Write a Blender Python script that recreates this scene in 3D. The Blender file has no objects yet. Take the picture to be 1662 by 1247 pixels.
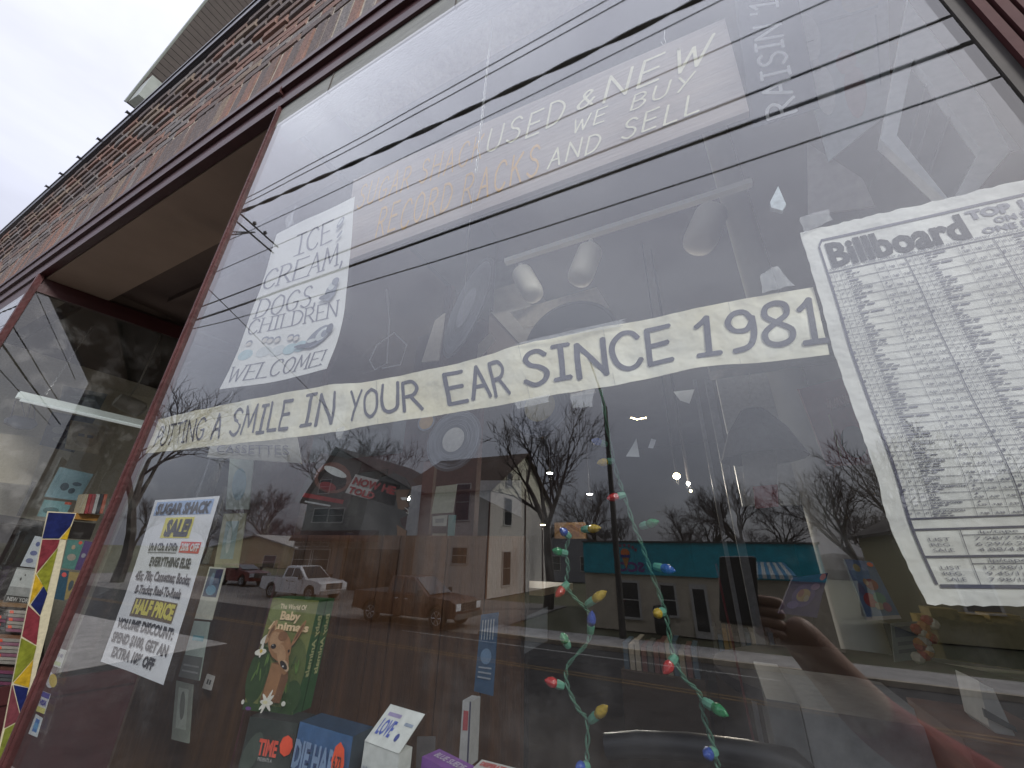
import bpy, math, random
import numpy as np
from mathutils import Vector, Matrix, noise
random.seed(7)
S = bpy.context.scene
COL = S.collection
# ------------------------------------------------------------------ camera, sky, sun
CAM = np.array([0.0, -0.42, 2.70])
RX = np.array([.8986, -.1581, -.4093]); RZ = np.array([.0219, -.9156, .4015])
RX /= np.linalg.norm(RX); RZ -= RX * (RZ @ RX); RZ /= np.linalg.norm(RZ); RY = np.cross(RZ, RX)
ROT = np.stack([RX, RY, RZ])
cd = bpy.data.cameras.new('camera'); cam = bpy.data.objects.new('camera', cd); COL.objects.link(cam)
cd.sensor_width = 36.0; cd.lens = 624 / 1662 * 36; cd.clip_start = 0.01; cd.clip_end = 3000
M4 = Matrix.Identity(4)
for i in range(3):
    M4[i][0] = ROT[i, 0]; M4[i][1] = -ROT[i, 1]; M4[i][2] = -ROT[i, 2]; M4[i][3] = CAM[i]
cam.matrix_world = M4; S.camera = cam

W = bpy.data.worlds.new("World"); S.world = W; W.use_nodes = True
nt = W.node_tree; nt.nodes.clear()
def nd(t, k, **kw):
    n = t.nodes.new(k)
    for a, b in kw.items(): setattr(n, a, b)
    return n
wo = nd(nt, 'ShaderNodeOutputWorld'); bg = nd(nt, 'ShaderNodeBackground'); bg.inputs[1].default_value = 0.12
sky = nd(nt, 'ShaderNodeTexSky', sky_type='NISHITA', sun_disc=False)
SUN_EL, SUN_AZ = math.asin(.585), math.atan2(.64, -.50)
sky.sun_elevation = SUN_EL; sky.sun_rotation = SUN_AZ; sky.dust_density = 3
tc = nd(nt, 'ShaderNodeTexCoord'); sep = nd(nt, 'ShaderNodeSeparateXYZ'); nt.links.new(tc.outputs['Generated'], sep.inputs[0])
mp = nd(nt, 'ShaderNodeMapping'); mp.inputs['Scale'].default_value = (1, 1, 2.2); nt.links.new(tc.outputs['Generated'], mp.inputs[0])
n1 = nd(nt, 'ShaderNodeTexNoise'); n1.inputs['Scale'].default_value = 1.7; n1.inputs['Detail'].default_value = 7; n1.inputs['Roughness'].default_value = .52; n1.inputs['Distortion'].default_value = .25
nt.links.new(mp.outputs[0], n1.inputs[0])
rp = nd(nt, 'ShaderNodeValToRGB')
e = rp.color_ramp.elements
e[0].position = .30; e[0].color = (3.3, 3.35, 4.0, 1); e[1].position = .72; e[1].color = (5.1, 5.25, 5.95, 1)
nt.links.new(n1.outputs[0], rp.inputs[0])
# overcast brightens towards the zenith
g = nd(nt, 'ShaderNodeMapRange'); g.inputs[1].default_value = 0.05; g.inputs[2].default_value = 0.85; g.inputs[3].default_value = .46; g.inputs[4].default_value = 1.95
nt.links.new(sep.outputs[2], g.inputs[0])
mul = nd(nt, 'ShaderNodeMix', data_type='RGBA', blend_type='MULTIPLY'); mul.inputs[0].default_value = 1
nt.links.new(rp.outputs[0], mul.inputs[6]); nt.links.new(g.outputs[0], mul.inputs[7])
# the sky is made slightly dimmer towards the left
g2 = nd(nt, 'ShaderNodeMapRange'); g2.inputs[1].default_value = -.9; g2.inputs[2].default_value = .35; g2.inputs[3].default_value = .60; g2.inputs[4].default_value = .66
nt.links.new(sep.outputs[0], g2.inputs[0])
mul2 = nd(nt, 'ShaderNodeMix', data_type='RGBA', blend_type='MULTIPLY'); mul2.inputs[0].default_value = 1
nt.links.new(mul.outputs[2], mul2.inputs[6]); nt.links.new(g2.outputs[0], mul2.inputs[7]); mul = mul2
mx = nd(nt, 'ShaderNodeMix', data_type='RGBA'); mx.inputs[0].default_value = .93
nt.links.new(sky.outputs[0], mx.inputs[6]); nt.links.new(mul.outputs[2], mx.inputs[7])
nt.links.new(mx.outputs[2], bg.inputs[0]); nt.links.new(bg.outputs[0], wo.inputs[0])
sd = bpy.data.lights.new('sun', 'SUN'); sd.energy = 1.5; sd.angle = math.radians(14); sd.color = (1, .97, .93)
so = bpy.data.objects.new('sun', sd); COL.objects.link(so)
_az = SUN_AZ
sv = Vector((math.sin(_az) * math.cos(SUN_EL), math.cos(_az) * math.cos(SUN_EL), math.sin(SUN_EL)))
sv = Vector((.64, -.50, .585))
so.rotation_euler = sv.to_track_quat('Z', 'Y').to_euler()
S.view_settings.view_transform = 'Standard'; S.view_settings.look = 'None'; S.view_settings.exposure = 1.12; S.view_settings.gamma = 1
S.view_settings.use_curve_mapping = False
S.render.engine = 'CYCLES'; S.cycles.use_denoising = True
S.cycles.max_bounces = 8; S.cycles.transparent_max_bounces = 16; S.cycles.caustics_reflective = False; S.cycles.caustics_refractive = False
S.cycles.sample_clamp_indirect = 6

# ------------------------------------------------------------------ measuring helpers
def ray(px, py): return ROT @ np.array([(px - 831) / 624, (py - 623.5) / 624, 1.0])
def at(px, py, val=0.0, ax=1):
    "point of the place seen at a pixel of the photograph, on the plane axis=val"
    r = ray(px, py); return CAM + r * ((val - CAM[ax]) / r[ax])
def mir(px, py, val, ax=1):
    "point of the street seen mirrored in the pane (real position)"
    v = at(px, py, -val if ax == 1 else val, ax); return np.array([v[0], -v[1], v[2]])

# ------------------------------------------------------------------ materials
MATS = {}
def mat(name, col, rough=.6, var=.12, scale=8., bump=.0, metal=0., spec=.4, bscale=None, col2=None, detail=5, stretch=(1, 1, 1), emit=0, alpha=1, coat=0):
    if name in MATS: return MATS[name]
    m = bpy.data.materials.new(name); m.use_nodes = True; t = m.node_tree; p = t.nodes['Principled BSDF']
    p.inputs['Roughness'].default_value = rough; p.inputs['Metallic'].default_value = metal
    p.inputs['Specular IOR Level'].default_value = spec; p.inputs['Coat Weight'].default_value = coat
    tc = nd(t, 'ShaderNodeTexCoord'); mp = nd(t, 'ShaderNodeMapping'); mp.inputs['Scale'].default_value = stretch
    t.links.new(tc.outputs['Object'], mp.inputs[0])
    n = nd(t, 'ShaderNodeTexNoise'); n.inputs['Scale'].default_value = scale; n.inputs['Detail'].default_value = detail; n.inputs['Roughness'].default_value = .62
    t.links.new(mp.outputs[0], n.inputs[0])
    r = nd(t, 'ShaderNodeValToRGB'); e = r.color_ramp.elements
    c = np.array(col[:3])
    a = c * (1 - var) if col2 is None else np.array(col2[:3]); b = np.minimum(c * (1 + var), 1) if col2 is None else c
    e[0].position = .33; e[1].position = .67; e[0].color = (*a, 1); e[1].color = (*b, 1)
    t.links.new(n.outputs[0], r.inputs[0]); t.links.new(r.outputs[0], p.inputs['Base Color'])
    if bump:
        n2 = nd(t, 'ShaderNodeTexNoise'); n2.inputs['Scale'].default_value = bscale or scale * 4; n2.inputs['Detail'].default_value = 4
        t.links.new(mp.outputs[0], n2.inputs[0])
        bm = nd(t, 'ShaderNodeBump'); bm.inputs['Strength'].default_value = bump; bm.inputs['Distance'].default_value = .01
        t.links.new(n2.outputs[0], bm.inputs['Height']); t.links.new(bm.outputs[0], p.inputs['Normal'])
    if emit:
        t.links.new(r.outputs[0], p.inputs['Emission Color']); p.inputs['Emission Strength'].default_value = emit
    if alpha < 1: p.inputs['Alpha'].default_value = alpha
    MATS[name] = m; return m
def glassmat(name, r0=.075, tint=(.972, .985, .98), dust=.0, power=4):
    m = bpy.data.materials.new(name); m.use_nodes = True; t = m.node_tree; t.nodes.clear()
    o = nd(t, 'ShaderNodeOutputMaterial'); ge = nd(t, 'ShaderNodeNewGeometry')
    dt = nd(t, 'ShaderNodeVectorMath', operation='DOT_PRODUCT'); t.links.new(ge.outputs['Incoming'], dt.inputs[0]); t.links.new(ge.outputs['Normal'], dt.inputs[1])
    ab = nd(t, 'ShaderNodeMath', operation='ABSOLUTE'); t.links.new(dt.outputs['Value'], ab.inputs[0])
    om = nd(t, 'ShaderNodeMath', operation='SUBTRACT'); om.inputs[0].default_value = 1; t.links.new(ab.outputs[0], om.inputs[1])
    pw = nd(t, 'ShaderNodeMath', operation='POWER'); pw.inputs[1].default_value = power; t.links.new(om.outputs[0], pw.inputs[0])
    ma = nd(t, 'ShaderNodeMath', operation='MULTIPLY_ADD'); ma.inputs[1].default_value = 1 - r0; ma.inputs[2].default_value = r0; t.links.new(pw.outputs[0], ma.inputs[0])
    tr = nd(t, 'ShaderNodeBsdfTransparent'); tr.inputs[0].default_value = (*tint, 1)
    gl = nd(t, 'ShaderNodeBsdfGlossy'); gl.inputs['Roughness'].default_value = 0.0
    mi = nd(t, 'ShaderNodeMixShader'); t.links.new(ma.outputs[0], mi.inputs[0]); t.links.new(tr.outputs[0], mi.inputs[1]); t.links.new(gl.outputs[0], mi.inputs[2])
    last = mi
    # slight waviness of old plate glass
    tcn = nd(t, 'ShaderNodeTexCoord'); nz = nd(t, 'ShaderNodeTexNoise'); nz.inputs['Scale'].default_value = 1.6; nz.inputs['Detail'].default_value = 1
    t.links.new(tcn.outputs['Object'], nz.inputs[0]); bp = nd(t, 'ShaderNodeBump'); bp.inputs['Strength'].default_value = .06; bp.inputs['Distance'].default_value = .006
    t.links.new(nz.outputs[0], bp.inputs['Height']); t.links.new(bp.outputs[0], gl.inputs['Normal'])
    if dust:
        n = nd(t, 'ShaderNodeTexNoise'); n.inputs['Scale'].default_value = 5; n.inputs['Detail'].default_value = 10; n.inputs['Roughness'].default_value = .72
        t.links.new(tcn.outputs['Object'], n.inputs[0])
        r = nd(t, 'ShaderNodeMapRange'); r.inputs[1].default_value = .52; r.inputs[2].default_value = .80; r.inputs[3].default_value = dust * .15; r.inputs[4].default_value = dust * 12
        t.links.new(n.outputs[0], r.inputs[0])
        df = nd(t, 'ShaderNodeBsdfDiffuse'); df.inputs[0].default_value = (.75, .74, .72, 1)
        m2 = nd(t, 'ShaderNodeMixShader'); t.links.new(r.outputs[0], m2.inputs[0]); t.links.new(mi.outputs[0], m2.inputs[1]); t.links.new(df.outputs[0], m2.inputs[2]); last = m2
    t.links.new(last.outputs[0], o.inputs[0]); MATS[name] = m; return m

# ------------------------------------------------------------------ mesh helpers
class MB:
    def __init__(s): s.v = []; s.f = []; s.m = []; s.cur = 0
    def add(s, vs, fs):
        o = len(s.v); s.v += [tuple(map(float, p)) for p in vs]
        for f in fs: s.f.append(tuple(i + o for i in f)); s.m.append(s.cur)
        return s
    def box(s, a, b, rot=None, c=None):
        x0, y0, z0 = a; x1, y1, z1 = b
        vs = [(x0, y0, z0), (x1, y0, z0), (x1, y1, z0), (x0, y1, z0), (x0, y0, z1), (x1, y0, z1), (x1, y1, z1), (x0, y1, z1)]
        if rot is not None: vs = [tuple(rot @ Vector(p) + Vector(c or (0, 0, 0))) for p in vs]
        return s.add(vs, [(0, 3, 2, 1), (4, 5, 6, 7), (0, 1, 5, 4), (1, 2, 6, 5), (2, 3, 7, 6), (3, 0, 4, 7)])
    def slab(s, pts, nrm, th):
        "polygon pts extruded by th along nrm"
        n = len(pts); q = [np.array(p) + np.array(nrm) * th for p in pts]
        return s.add(list(pts) + q, [tuple(range(n))[::-1], tuple(range(n, 2 * n))] + [(i, (i + 1) % n, n + (i + 1) % n, n + i) for i in range(n)])
    def tube(s, pts, r, k=6, cap=True):
        pts = [Vector(tuple(map(float, p))) for p in pts]; n = len(pts); rr = r if isinstance(r, (list, tuple)) else [r] * n
        vs = []; up = Vector((.13, .31, .94))
        for i, p in enumerate(pts):
            d = (pts[min(i + 1, n - 1)] - pts[max(i - 1, 0)])
            d = d.normalized() if d.length > 1e-9 else Vector((0, 0, 1))
            a = d.cross(up)
            if a.length < .2: a = d.cross(Vector((1, .1, 0)))
            a.normalize(); b = d.cross(a)
            for j in range(k):
                t = 2 * math.pi * j / k; vs.append(p + a * (math.cos(t) * rr[i]) + b * (math.sin(t) * rr[i]))
        fs = [(i * k + j, i * k + (j + 1) % k, (i + 1) * k + (j + 1) % k, (i + 1) * k + j) for i in range(n - 1) for j in range(k)]
        if cap: fs += [tuple(range(k))[::-1], tuple((n - 1) * k + j for j in range(k))]
        return s.add(vs, fs)
    def lathe(s, prof, o, ax=(0, 0, 1), k=16):
        "prof: (r,h) along axis"
        ax = Vector(ax).normalized(); a = ax.cross(Vector((.1, .9, .2))).normalized(); b = ax.cross(a); o = Vector(tuple(map(float, o))); vs = []
        for r, h in prof:
            for j in range(k):
                t = 2 * math.pi * j / k; vs.append(o + ax * h + a * (r * math.cos(t)) + b * (r * math.sin(t)))
        n = len(prof)
        return s.add(vs, [(i * k + j, i * k + (j + 1) % k, (i + 1) * k + (j + 1) % k, (i + 1) * k + j) for i in range(n - 1) for j in range(k)] + [tuple(range(k))[::-1], tuple((n - 1) * k + j for j in range(k))])
    def build(s, name, mats, parent=None, smooth=False, origin=None):
        me = bpy.data.meshes.new(name); o = bpy.data.objects.new(name, me); COL.objects.link(o)
        if not s.v: s.add([(0, 0, 0), (.001, 0, 0), (0, .001, 0)], [(0, 1, 2)])
        V = np.array(s.v)
        if getattr(s, 'splay', None): V = s.splay(V)
        if parent is not None:
            base = np.array(wloc(parent)); o.parent = parent
        else:
            base = np.array([(V[:, 0].min() + V[:, 0].max()) / 2, (V[:, 1].min() + V[:, 1].max()) / 2, V[:, 2].min()]) if origin is None else np.array(origin)
            o.location = base
        me.from_pydata((V - base).tolist(), [], s.f)
        if not isinstance(mats, (list, tuple)): mats = [mats]
        for m in mats: me.materials.append(m)
        if len(mats) > 1: me.polygons.foreach_set('material_index', s.m)
        if smooth:
            me.polygons.foreach_set('use_smooth', [True] * len(me.polygons))
            try: me.set_sharp_from_angle(angle=math.radians(40))
            except Exception: pass
        me.update(); return o
def wloc(o):
    v = Vector((0, 0, 0))
    while o is not None: v += o.location; o = o.parent
    return v
def thing(name, label, cat, loc=(0, 0, 0), group=None):
    o = bpy.data.objects.new(name, None); COL.objects.link(o); o.location = tuple(map(float, loc)); o.empty_display_size = .05
    return tag(o, label, cat, group)
def tag(o, label=None, cat=None, group=None, kind=None):
    if label: o['label'] = label
    if cat: o['category'] = cat
    if group: o['group'] = group
    if kind: o['kind'] = kind
    return o
def struct(o): o['kind'] = 'structure'; return o
def stuff(o): o['kind'] = 'stuff'; return o
def copy_tree(o, parent=None):
    c = o.copy(); COL.objects.link(c); c.parent = parent
    for ch in [x for x in bpy.data.objects if x.parent == o]: copy_tree(ch, c)
    return c

# ------------------------------------------------------------------ lettering
GL = {
 'A': [[(0, 0), (3, 10), (6, 0)], [(1.2, 3.6), (4.8, 3.6)]],
 'B': [[(0, 0), (0, 10)], ['~', (0, 10), (3.4, 9.9), (4.8, 7.8), (3.2, 5.5), (0, 5.3)], ['~', (0, 5.3), (3.8, 5.1), (5.4, 2.7), (3.6, .1), (0, 0)]],
 'C': [['~', (5.8, 8.2), (4.6, 9.8), (2.6, 9.8), (.5, 7.6), (0, 4.8), (.8, 1.6), (2.8, 0), (4.8, .4), (6, 1.8)]],
 'D': [[(0, 0), (0, 10)], ['~', (0, 10), (3.2, 9.6), (5.6, 7.2), (5.8, 4.6), (4, 1), (0, 0)]],
 'E': [[(5, 10), (0, 10), (0, 0), (5.2, 0)], [(0, 5.2), (4.4, 5.2)]],
 'F': [[(5, 10), (0, 10), (0, 0)], [(0, 5.2), (4.2, 5.2)]],
 'G': [['~', (5.8, 8.4), (4.4, 9.9), (2.2, 9.6), (.3, 7), (.1, 3.6), (1.6, .6), (3.8, .1), (5.6, 1.4), (5.9, 4)], [(3.4, 4.3), (6.1, 4.3)]],
 'H': [[(0, 0), (0, 10)], [(5.6, 0), (5.6, 10)], [(0, 5.2), (5.6, 5.2)]],
 'I': [[(1.6, 0), (1.6, 10)], [(0, 10), (3.2, 10)], [(0, 0), (3.2, 0)]],
 'J': [['~', (4, 10), (4, 3), (3, .3), (1, .2), (0, 2)]],
 'K': [[(0, 0), (0, 10)], [(5.2, 10), (0, 4.4)], [(1.8, 5.9), (5.6, 0)]],
 'L': [[(0, 10), (0, 0), (4.8, 0)]],
 'M': [[(0, 0), (.9, 10), (3.8, 2.2), (6.7, 10), (7.6, 0)]],
 'N': [[(0, 0), (0, 10), (6, 0), (6, 10)]],
 'O': [['~', (3, 10), (.6, 8.2), (0, 5), (.8, 1.6), (3, 0), (5.4, 1.6), (6.2, 5), (5.4, 8.4), (3, 10)]],
 'P': [[(0, 0), (0, 10)], ['~', (0, 10), (3.6, 9.8), (5.2, 7.4), (3.6, 4.9), (0, 4.6)]],
 'R': [[(0, 0), (0, 10)], ['~', (0, 10), (3.4, 9.9), (5, 7.5), (3.4, 5.2), (0, 4.8)], [(2.2, 5), (5.8, 0)]],
 'S': [['~', (5, 8.6), (3.6, 9.9), (1.6, 9.6), (.6, 7.9), (1.6, 6), (3.8, 4.9), (5.2, 3), (4.4, .8), (2.2, 0), (0, 1.4)]],
 'T': [[(0, 10), (6.4, 10)], [(3.2, 10), (3.2, 0)]],
 'U': [['~', (0, 10), (0, 4), (.8, .9), (3, 0), (5.2, 1), (5.8, 4), (5.8, 10)]],
 'V': [[(0, 10), (3, 0), (6, 10)]],
 'W': [[(0, 10), (2.1, 0), (4.1, 8), (6.1, 0), (8.4, 10)]],
 'X': [[(0, 0), (5.6, 10)], [(5.6, 0), (0, 10)]],
 'Y': [[(0, 10), (3, 5)], [(6, 10), (1.4, 0)]],
 'Z': [[(0, 10), (5.6, 10), (0, 0), (5.8, 0)]],
 '1': [['~', (.2, 7.9), (1.4, 9), (2.2, 10)], [(2.2, 10), (2.2, 0)], [(.3, 0), (4.2, 0)]],
 '9': [['~', (5, 7.4), (3.6, 5.2), (1.2, 5.4), (.1, 7.6), (1.4, 9.8), (3.6, 9.9), (5, 7.4)], ['~', (5, 8.2), (5, 4), (3.8, 1), (1, 0)]],
 '8': [['~', (2.6, 5.3), (.6, 7), (.8, 9.2), (2.7, 10), (4.6, 9.2), (4.7, 7), (2.6, 5.3), (.2, 3.2), (.4, .9), (2.7, 0), (5, .9), (5.2, 3.1), (2.6, 5.3)]],
 '5': [[(4.8, 10), (1, 10), (.6, 5.8)], ['~', (.6, 5.8), (3.4, 6.2), (5, 3.6), (3.6, .4), (0, .6)]],
 '&': [['~', (5.6, 0), (1.4, 7), (2.2, 9.8), (3.8, 8.2), (.4, 3.2), (1.2, .2), (3.6, .4), (5.4, 4)]],
 ',': [['~', (.6, .8), (.8, 0), (.1, -1.8)]], '!': [[(.5, 10), (.5, 3)], [(.5, .5), (.5, 0)]], "'": [[(.4, 10), (.2, 7.8)]],
 '.': [[(.4, .4), (.4, 0)]],
}
def smoothpts(p, n=5):
    out = []; m = len(p)
    for i in range(m - 1):
        a, b, c, d = p[max(i - 1, 0)], p[i], p[i + 1], p[min(i + 2, m - 1)]
        for k in range(n):
            t = k / n
            out.append(tuple(.5 * ((2 * b[j]) + (-a[j] + c[j]) * t + (2 * a[j] - 5 * b[j] + 4 * c[j] - d[j]) * t * t + (-a[j] + 3 * b[j] - 3 * c[j] + d[j]) * t ** 3) for j in range(len(b))))
    out.append(tuple(p[-1])); return out
def strokes(text, gap=2.2, space=4.5, jit=0, slant=0, seed=1):
    "returns polylines in cap heights of 1 and the total width"
    rnd = random.Random(seed); x = 0; out = []
    for ch in text:
        if ch == ' ': x += space; continue
        g_ = GL[ch]; w = max(p[0] for s_ in g_ for p in s_ if p != '~')
        dy = rnd.uniform(-jit, jit); sc = 1 + rnd.uniform(-jit, jit) * .06; sh = rnd.uniform(-jit, jit) * .04
        for s_ in g_:
            cv = s_[0] == '~'; pts = s_[1:] if cv else s_
            pts = [(x + p[0] * sc + p[1] * (slant + sh), p[1] * sc + dy) for p in pts]
            if cv: pts = smoothpts(pts)
            else:
                q = []
                for a, b in zip(pts, pts[1:]):
                    for k in range(4): q.append((a[0] + (b[0] - a[0]) * k / 4, a[1] + (b[1] - a[1]) * k / 4))
                q.append(pts[-1]); pts = q
            out.append(([(p[0] / 10, p[1] / 10) for p in pts], cv))
        x += w * sc + gap
    return out, (x - gap) / 10
def stroke_faces(text, thick=.09, serif=False, **kw):
    st, w = strokes(text, **kw); vs = []; fs = []
    def disc(c, r):
        o = len(vs)
        for j in range(8): vs.append((c[0] + r * math.cos(j * math.pi / 4), c[1] + r * math.sin(j * math.pi / 4)))
        fs.append(tuple(range(o, o + 8)))
    for pts, cv in st:
        n = len(pts)
        for i in range(n - 1):
            a, b = pts[i], pts[i + 1]; dx, dy = b[0] - a[0], b[1] - a[1]; L = math.hypot(dx, dy)
            if L < 1e-6: continue
            if serif:
                hw = thick * (.42 + .58 * abs(dy / L)) / 2
                if not cv and dy * dx > 0.0 and abs(dx) > .15 * abs(dy): hw *= .6
            else: hw = thick / 2
            nx, ny = -dy / L * hw, dx / L * hw; ex, ey = (dx / L * hw * .5, dy / L * hw * .5)
            o = len(vs); vs += [(a[0] + nx - ex, a[1] + ny - ey), (a[0] - nx - ex, a[1] - ny - ey), (b[0] - nx + ex, b[1] - ny + ey), (b[0] + nx + ex, b[1] + ny + ey)]
            fs.append((o, o + 1, o + 2, o + 3))
        if serif:
            if not cv:
                for p in (pts[0], pts[-1]):
                    if abs(p[1]) < .02 or abs(p[1] - 1) < .02:
                        o = len(vs); s_ = .12; h = .026
                        vs += [(p[0] - s_, p[1] - h), (p[0] + s_, p[1] - h), (p[0] + s_, p[1] + h), (p[0] - s_, p[1] + h)]; fs.append((o, o + 1, o + 2, o + 3))
        else:
            for p in (pts[0], pts[-1]): disc(p, thick / 2)
            if not cv:
                for p in pts[4:-1:4]: disc(p, thick / 2)
    return vs, fs, w
_fc = {}
def font_faces(text, bold=0.0, shear=0.0):
    key = (text, bold, shear)
    if key in _fc: return _fc[key]
    cu = bpy.data.curves.new('t', 'FONT'); cu.body = text; cu.size = 1.0; cu.offset = bold; cu.shear = shear; cu.resolution_u = 2; cu.fill_mode = 'FRONT'
    o = bpy.data.objects.new('t', cu); COL.objects.link(o)
    dg = bpy.context.evaluated_depsgraph_get(); me = o.evaluated_get(dg).to_mesh()
    vs = [(v.co.x, v.co.y) for v in me.vertices]; fs = [tuple(p.vertices) for p in me.polygons]
    o.evaluated_get(dg).to_mesh_clear(); bpy.data.objects.remove(o); bpy.data.curves.remove(cu)
    x0 = min(v[0] for v in vs); x1 = max(v[0] for v in vs)
    vs = [((v[0] - x0) / .69, v[1] / .69) for v in vs]; _fc[key] = (vs, fs, (x1 - x0) / .69); return _fc[key]

class Sheet:
    "a thin sheet through a grid of measured points; rows go from top to bottom, (u,v) run right and up"
    def __init__(s, rows, y=.012, ax=1, ripple=0., freq=9., seed=0, out=None, pts=None):
        s.g = np.array([[at(p[0], p[1], y, ax) if len(p) == 2 else np.array(p, float) for p in r] for r in rows])[::-1]
        n = np.cross(s.g[0][-1] - s.g[0][0], s.g[-1][0] - s.g[0][0]); n /= np.linalg.norm(n); s.n = n; s.rip = ripple; s.fr = freq; s.seed = seed
    def pt(s, u, v, off=0.):
        R, C = s.g.shape[:2]
        def cr(arr, t):
            m = len(arr)
            if m == 2: return arr[0] * (1 - t) + arr[1] * t
            f = max(-.2, min(t, 1.2)) * (m - 1); i = int(max(0, min(m - 2, math.floor(f)))); k = f - i
            a, b, c, d = arr[max(i - 1, 0)], arr[i], arr[i + 1], arr[min(i + 2, m - 1)]
            if i == 0: a = 2 * b - c
            if i == m - 2: d = 2 * c - b
            return .5 * (2 * b + (-a + c) * k + (2 * a - 5 * b + 4 * c - d) * k * k + (-a + 3 * b - 3 * c + d) * k ** 3)
        p = cr([cr(s.g[r], u) for r in range(R)], v)
        if s.rip:
            w = noise.noise(Vector((p[0] * s.fr, p[2] * s.fr, s.seed))) + .45 * noise.noise(Vector((p[0] * s.fr * 2.7, p[2] * s.fr * 2.7, s.seed + 5)))
            p = p + s.n * (w * s.rip)
        return p + s.n * off
    def mesh(s, nu=2, nv=2, th=.0012, ragged=0., mb=None):
        mb = mb or MB(); vs = []; rnd = random.Random(s.seed)
        for lay in (0, -th):
            rnd = random.Random(s.seed + 3)
            for j in range(nv + 1):
                for i in range(nu + 1):
                    u, v = i / nu, j / nv
                    if ragged:
                        if i in (0, nu): u += rnd.uniform(-1, 1) * ragged
                        if j in (0, nv): v += rnd.uniform(-1, 1) * ragged
                    vs.append(s.pt(u, v, lay))
        N = (nu + 1) * (nv + 1); fs = []
        for j in range(nv):
            for i in range(nu):
                a = j * (nu + 1) + i; fs.append((a, a + 1, a + nu + 2, a + nu + 1)); fs.append((N + a, N + a + nu + 1, N + a + nu + 2, N + a + 1))
        for i in range(nu):
            fs.append((i, N + i, N + i + 1, i + 1)); a = nv * (nu + 1) + i; fs.append((a, a + 1, N + a + 1, N + a))
        for j in range(nv):
            a = j * (nu + 1); b = a + nu + 1; fs.append((a, b, N + b, N + a)); a += nu; b += nu; fs.append((a, N + a, N + b, b))
        return mb.add(vs, fs)
    def put(s, mb, vsfs, u0, v0, h, width=None, asp=1., off=.0006, ang=0):
        "letters: left base at (u0,v0), cap height h in v; width in u"
        vs, fs, w = vsfs; k = (width / w) if width else h / asp
        lift = {i: (n % 16) * .00003 for n, f in enumerate(fs) for i in f} if len(vs) == sum(len(f) for f in fs) else {}
        mb.add([s.pt(u0 + a * k, v0 + b * h, off + lift.get(i, 0)) for i, (a, b) in enumerate(vs)], fs)
        return mb
    def poly(s, mb, pts, off=.0004):
        return mb.add([s.pt(u, v, off) for u, v in pts], [tuple(range(len(pts)))])
    def ell(s, mb, c, r, off=.0004, k=14, ang=0):
        ca, sa = math.cos(ang), math.sin(ang)
        return s.poly(mb, [(c[0] + r[0] * math.cos(t) * ca - r[1] * math.sin(t) * sa, c[1] + r[0] * math.cos(t) * sa + r[1] * math.sin(t) * ca) for t in [2 * math.pi * i / k for i in range(k)]], off)
    def rect(s, mb, u0, v0, u1, v1, off=.0004, n=1):
        for i in range(n):
            a = u0 + (u1 - u0) * i / n; b = u0 + (u1 - u0) * (i + 1) / n; s.poly(mb, [(a, v0), (b, v0), (b, v1), (a, v1)], off)
        return mb
def art(sheet, items, parent, name='print'):
    "flat print on a sheet, one mesh, a material per colour; items = (colour, function(mb, off))"
    mb = MB(); ms = []
    for i, (c, fn) in enumerate(items):
        m = ink(c)
        if m not in ms: ms.append(m)
        mb.cur = ms.index(m); fn(mb, .0004 + .0002 * i)
    return mb.build(name, ms, parent)
def ink(c):
    return mat('ink_%02d_%02d_%02d' % tuple(int(x * 99) for x in c), c, .55, .12, 60)
BLACK = (.03, .03, .035)
# ================================================================== STREET LEVELS
GZ = -0.30      # road and far side
NZ = 0.60       # raised walk in front of the shop
# ground sheets (plain parts of the setting)
m_asph = mat('asphalt', (.030, .028, .028), .85, .3, 3, .4, bscale=60)
m_conc = mat('concrete', (.30, .285, .27), .8, .22, 2.2, .35, bscale=40)
m_grass = mat('verge_grass', (.07, .085, .035), .9, .4, 3, .6, bscale=30, col2=(.10, .08, .05))
m_dirt = mat('gravel_lot', (.17, .155, .14), .9, .3, 4, .5, bscale=50)
mb = MB(); mb.add([(-900, -900, GZ - .06), (900, -900, GZ - .06), (900, 900, GZ - .06), (-900, 900, GZ - .06)], [(0, 1, 2, 3)]); struct(mb.build('ground', m_grass))
CURB = mir(1239, 1089, GZ, 2)[1]      # far kerb line
YEL = mir(1060, 1114, GZ, 2)[1]
NK = YEL * 2 - CURB                    # near kerb, symmetrical about the centre line
mb = MB(); mb.box((-300, CURB, GZ - .05), (300, NK, GZ)); struct(mb.build('road', m_asph))
mb = MB()
for dy in (-.12, .12): mb.box((-300, YEL + dy - .05, GZ), (300, YEL + dy + .05, GZ + .004))
struct(mb.build('centre_line', mat('yellow_paint', (.13, .085, .04), .8, .35, 6)))
mb = MB(); mb.box((-12, CURB + .9, GZ), (1, CURB + 1.0, GZ + .004)); struct(mb.build('edge_line', mat('white_paint_worn', (.24, .24, .23), .7, .3, 5)))
mb = MB(); mb.box((-9, CURB - .16, GZ - .04), (60, CURB, GZ + .13)); struct(mb.build('kerb', mat('kerb_concrete', (.34, .29, .22), .8, .25, 3, .3)))
mb = MB(); mb.box((-9, CURB - 1.9, GZ - .04), (60, CURB - .163, GZ + .11)); struct(mb.build('far_pavement', m_conc))
mb = MB(); mb.box((-60, -26, GZ - .045), (-9.003, CURB - .003, GZ + .005)); struct(mb.build('parking_lot', m_dirt))
mb = MB(); mb.box((-60, NK - .15, GZ - .04), (-13, NK + 1.2, GZ + .12)); mb.box((-60, NK + 1.203, GZ), (-13, -2.0, GZ + .45)); mb.box((-60, -1.997, GZ), (60, 9, NZ)); struct(mb.build('near_pavement', m_conc))
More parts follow.
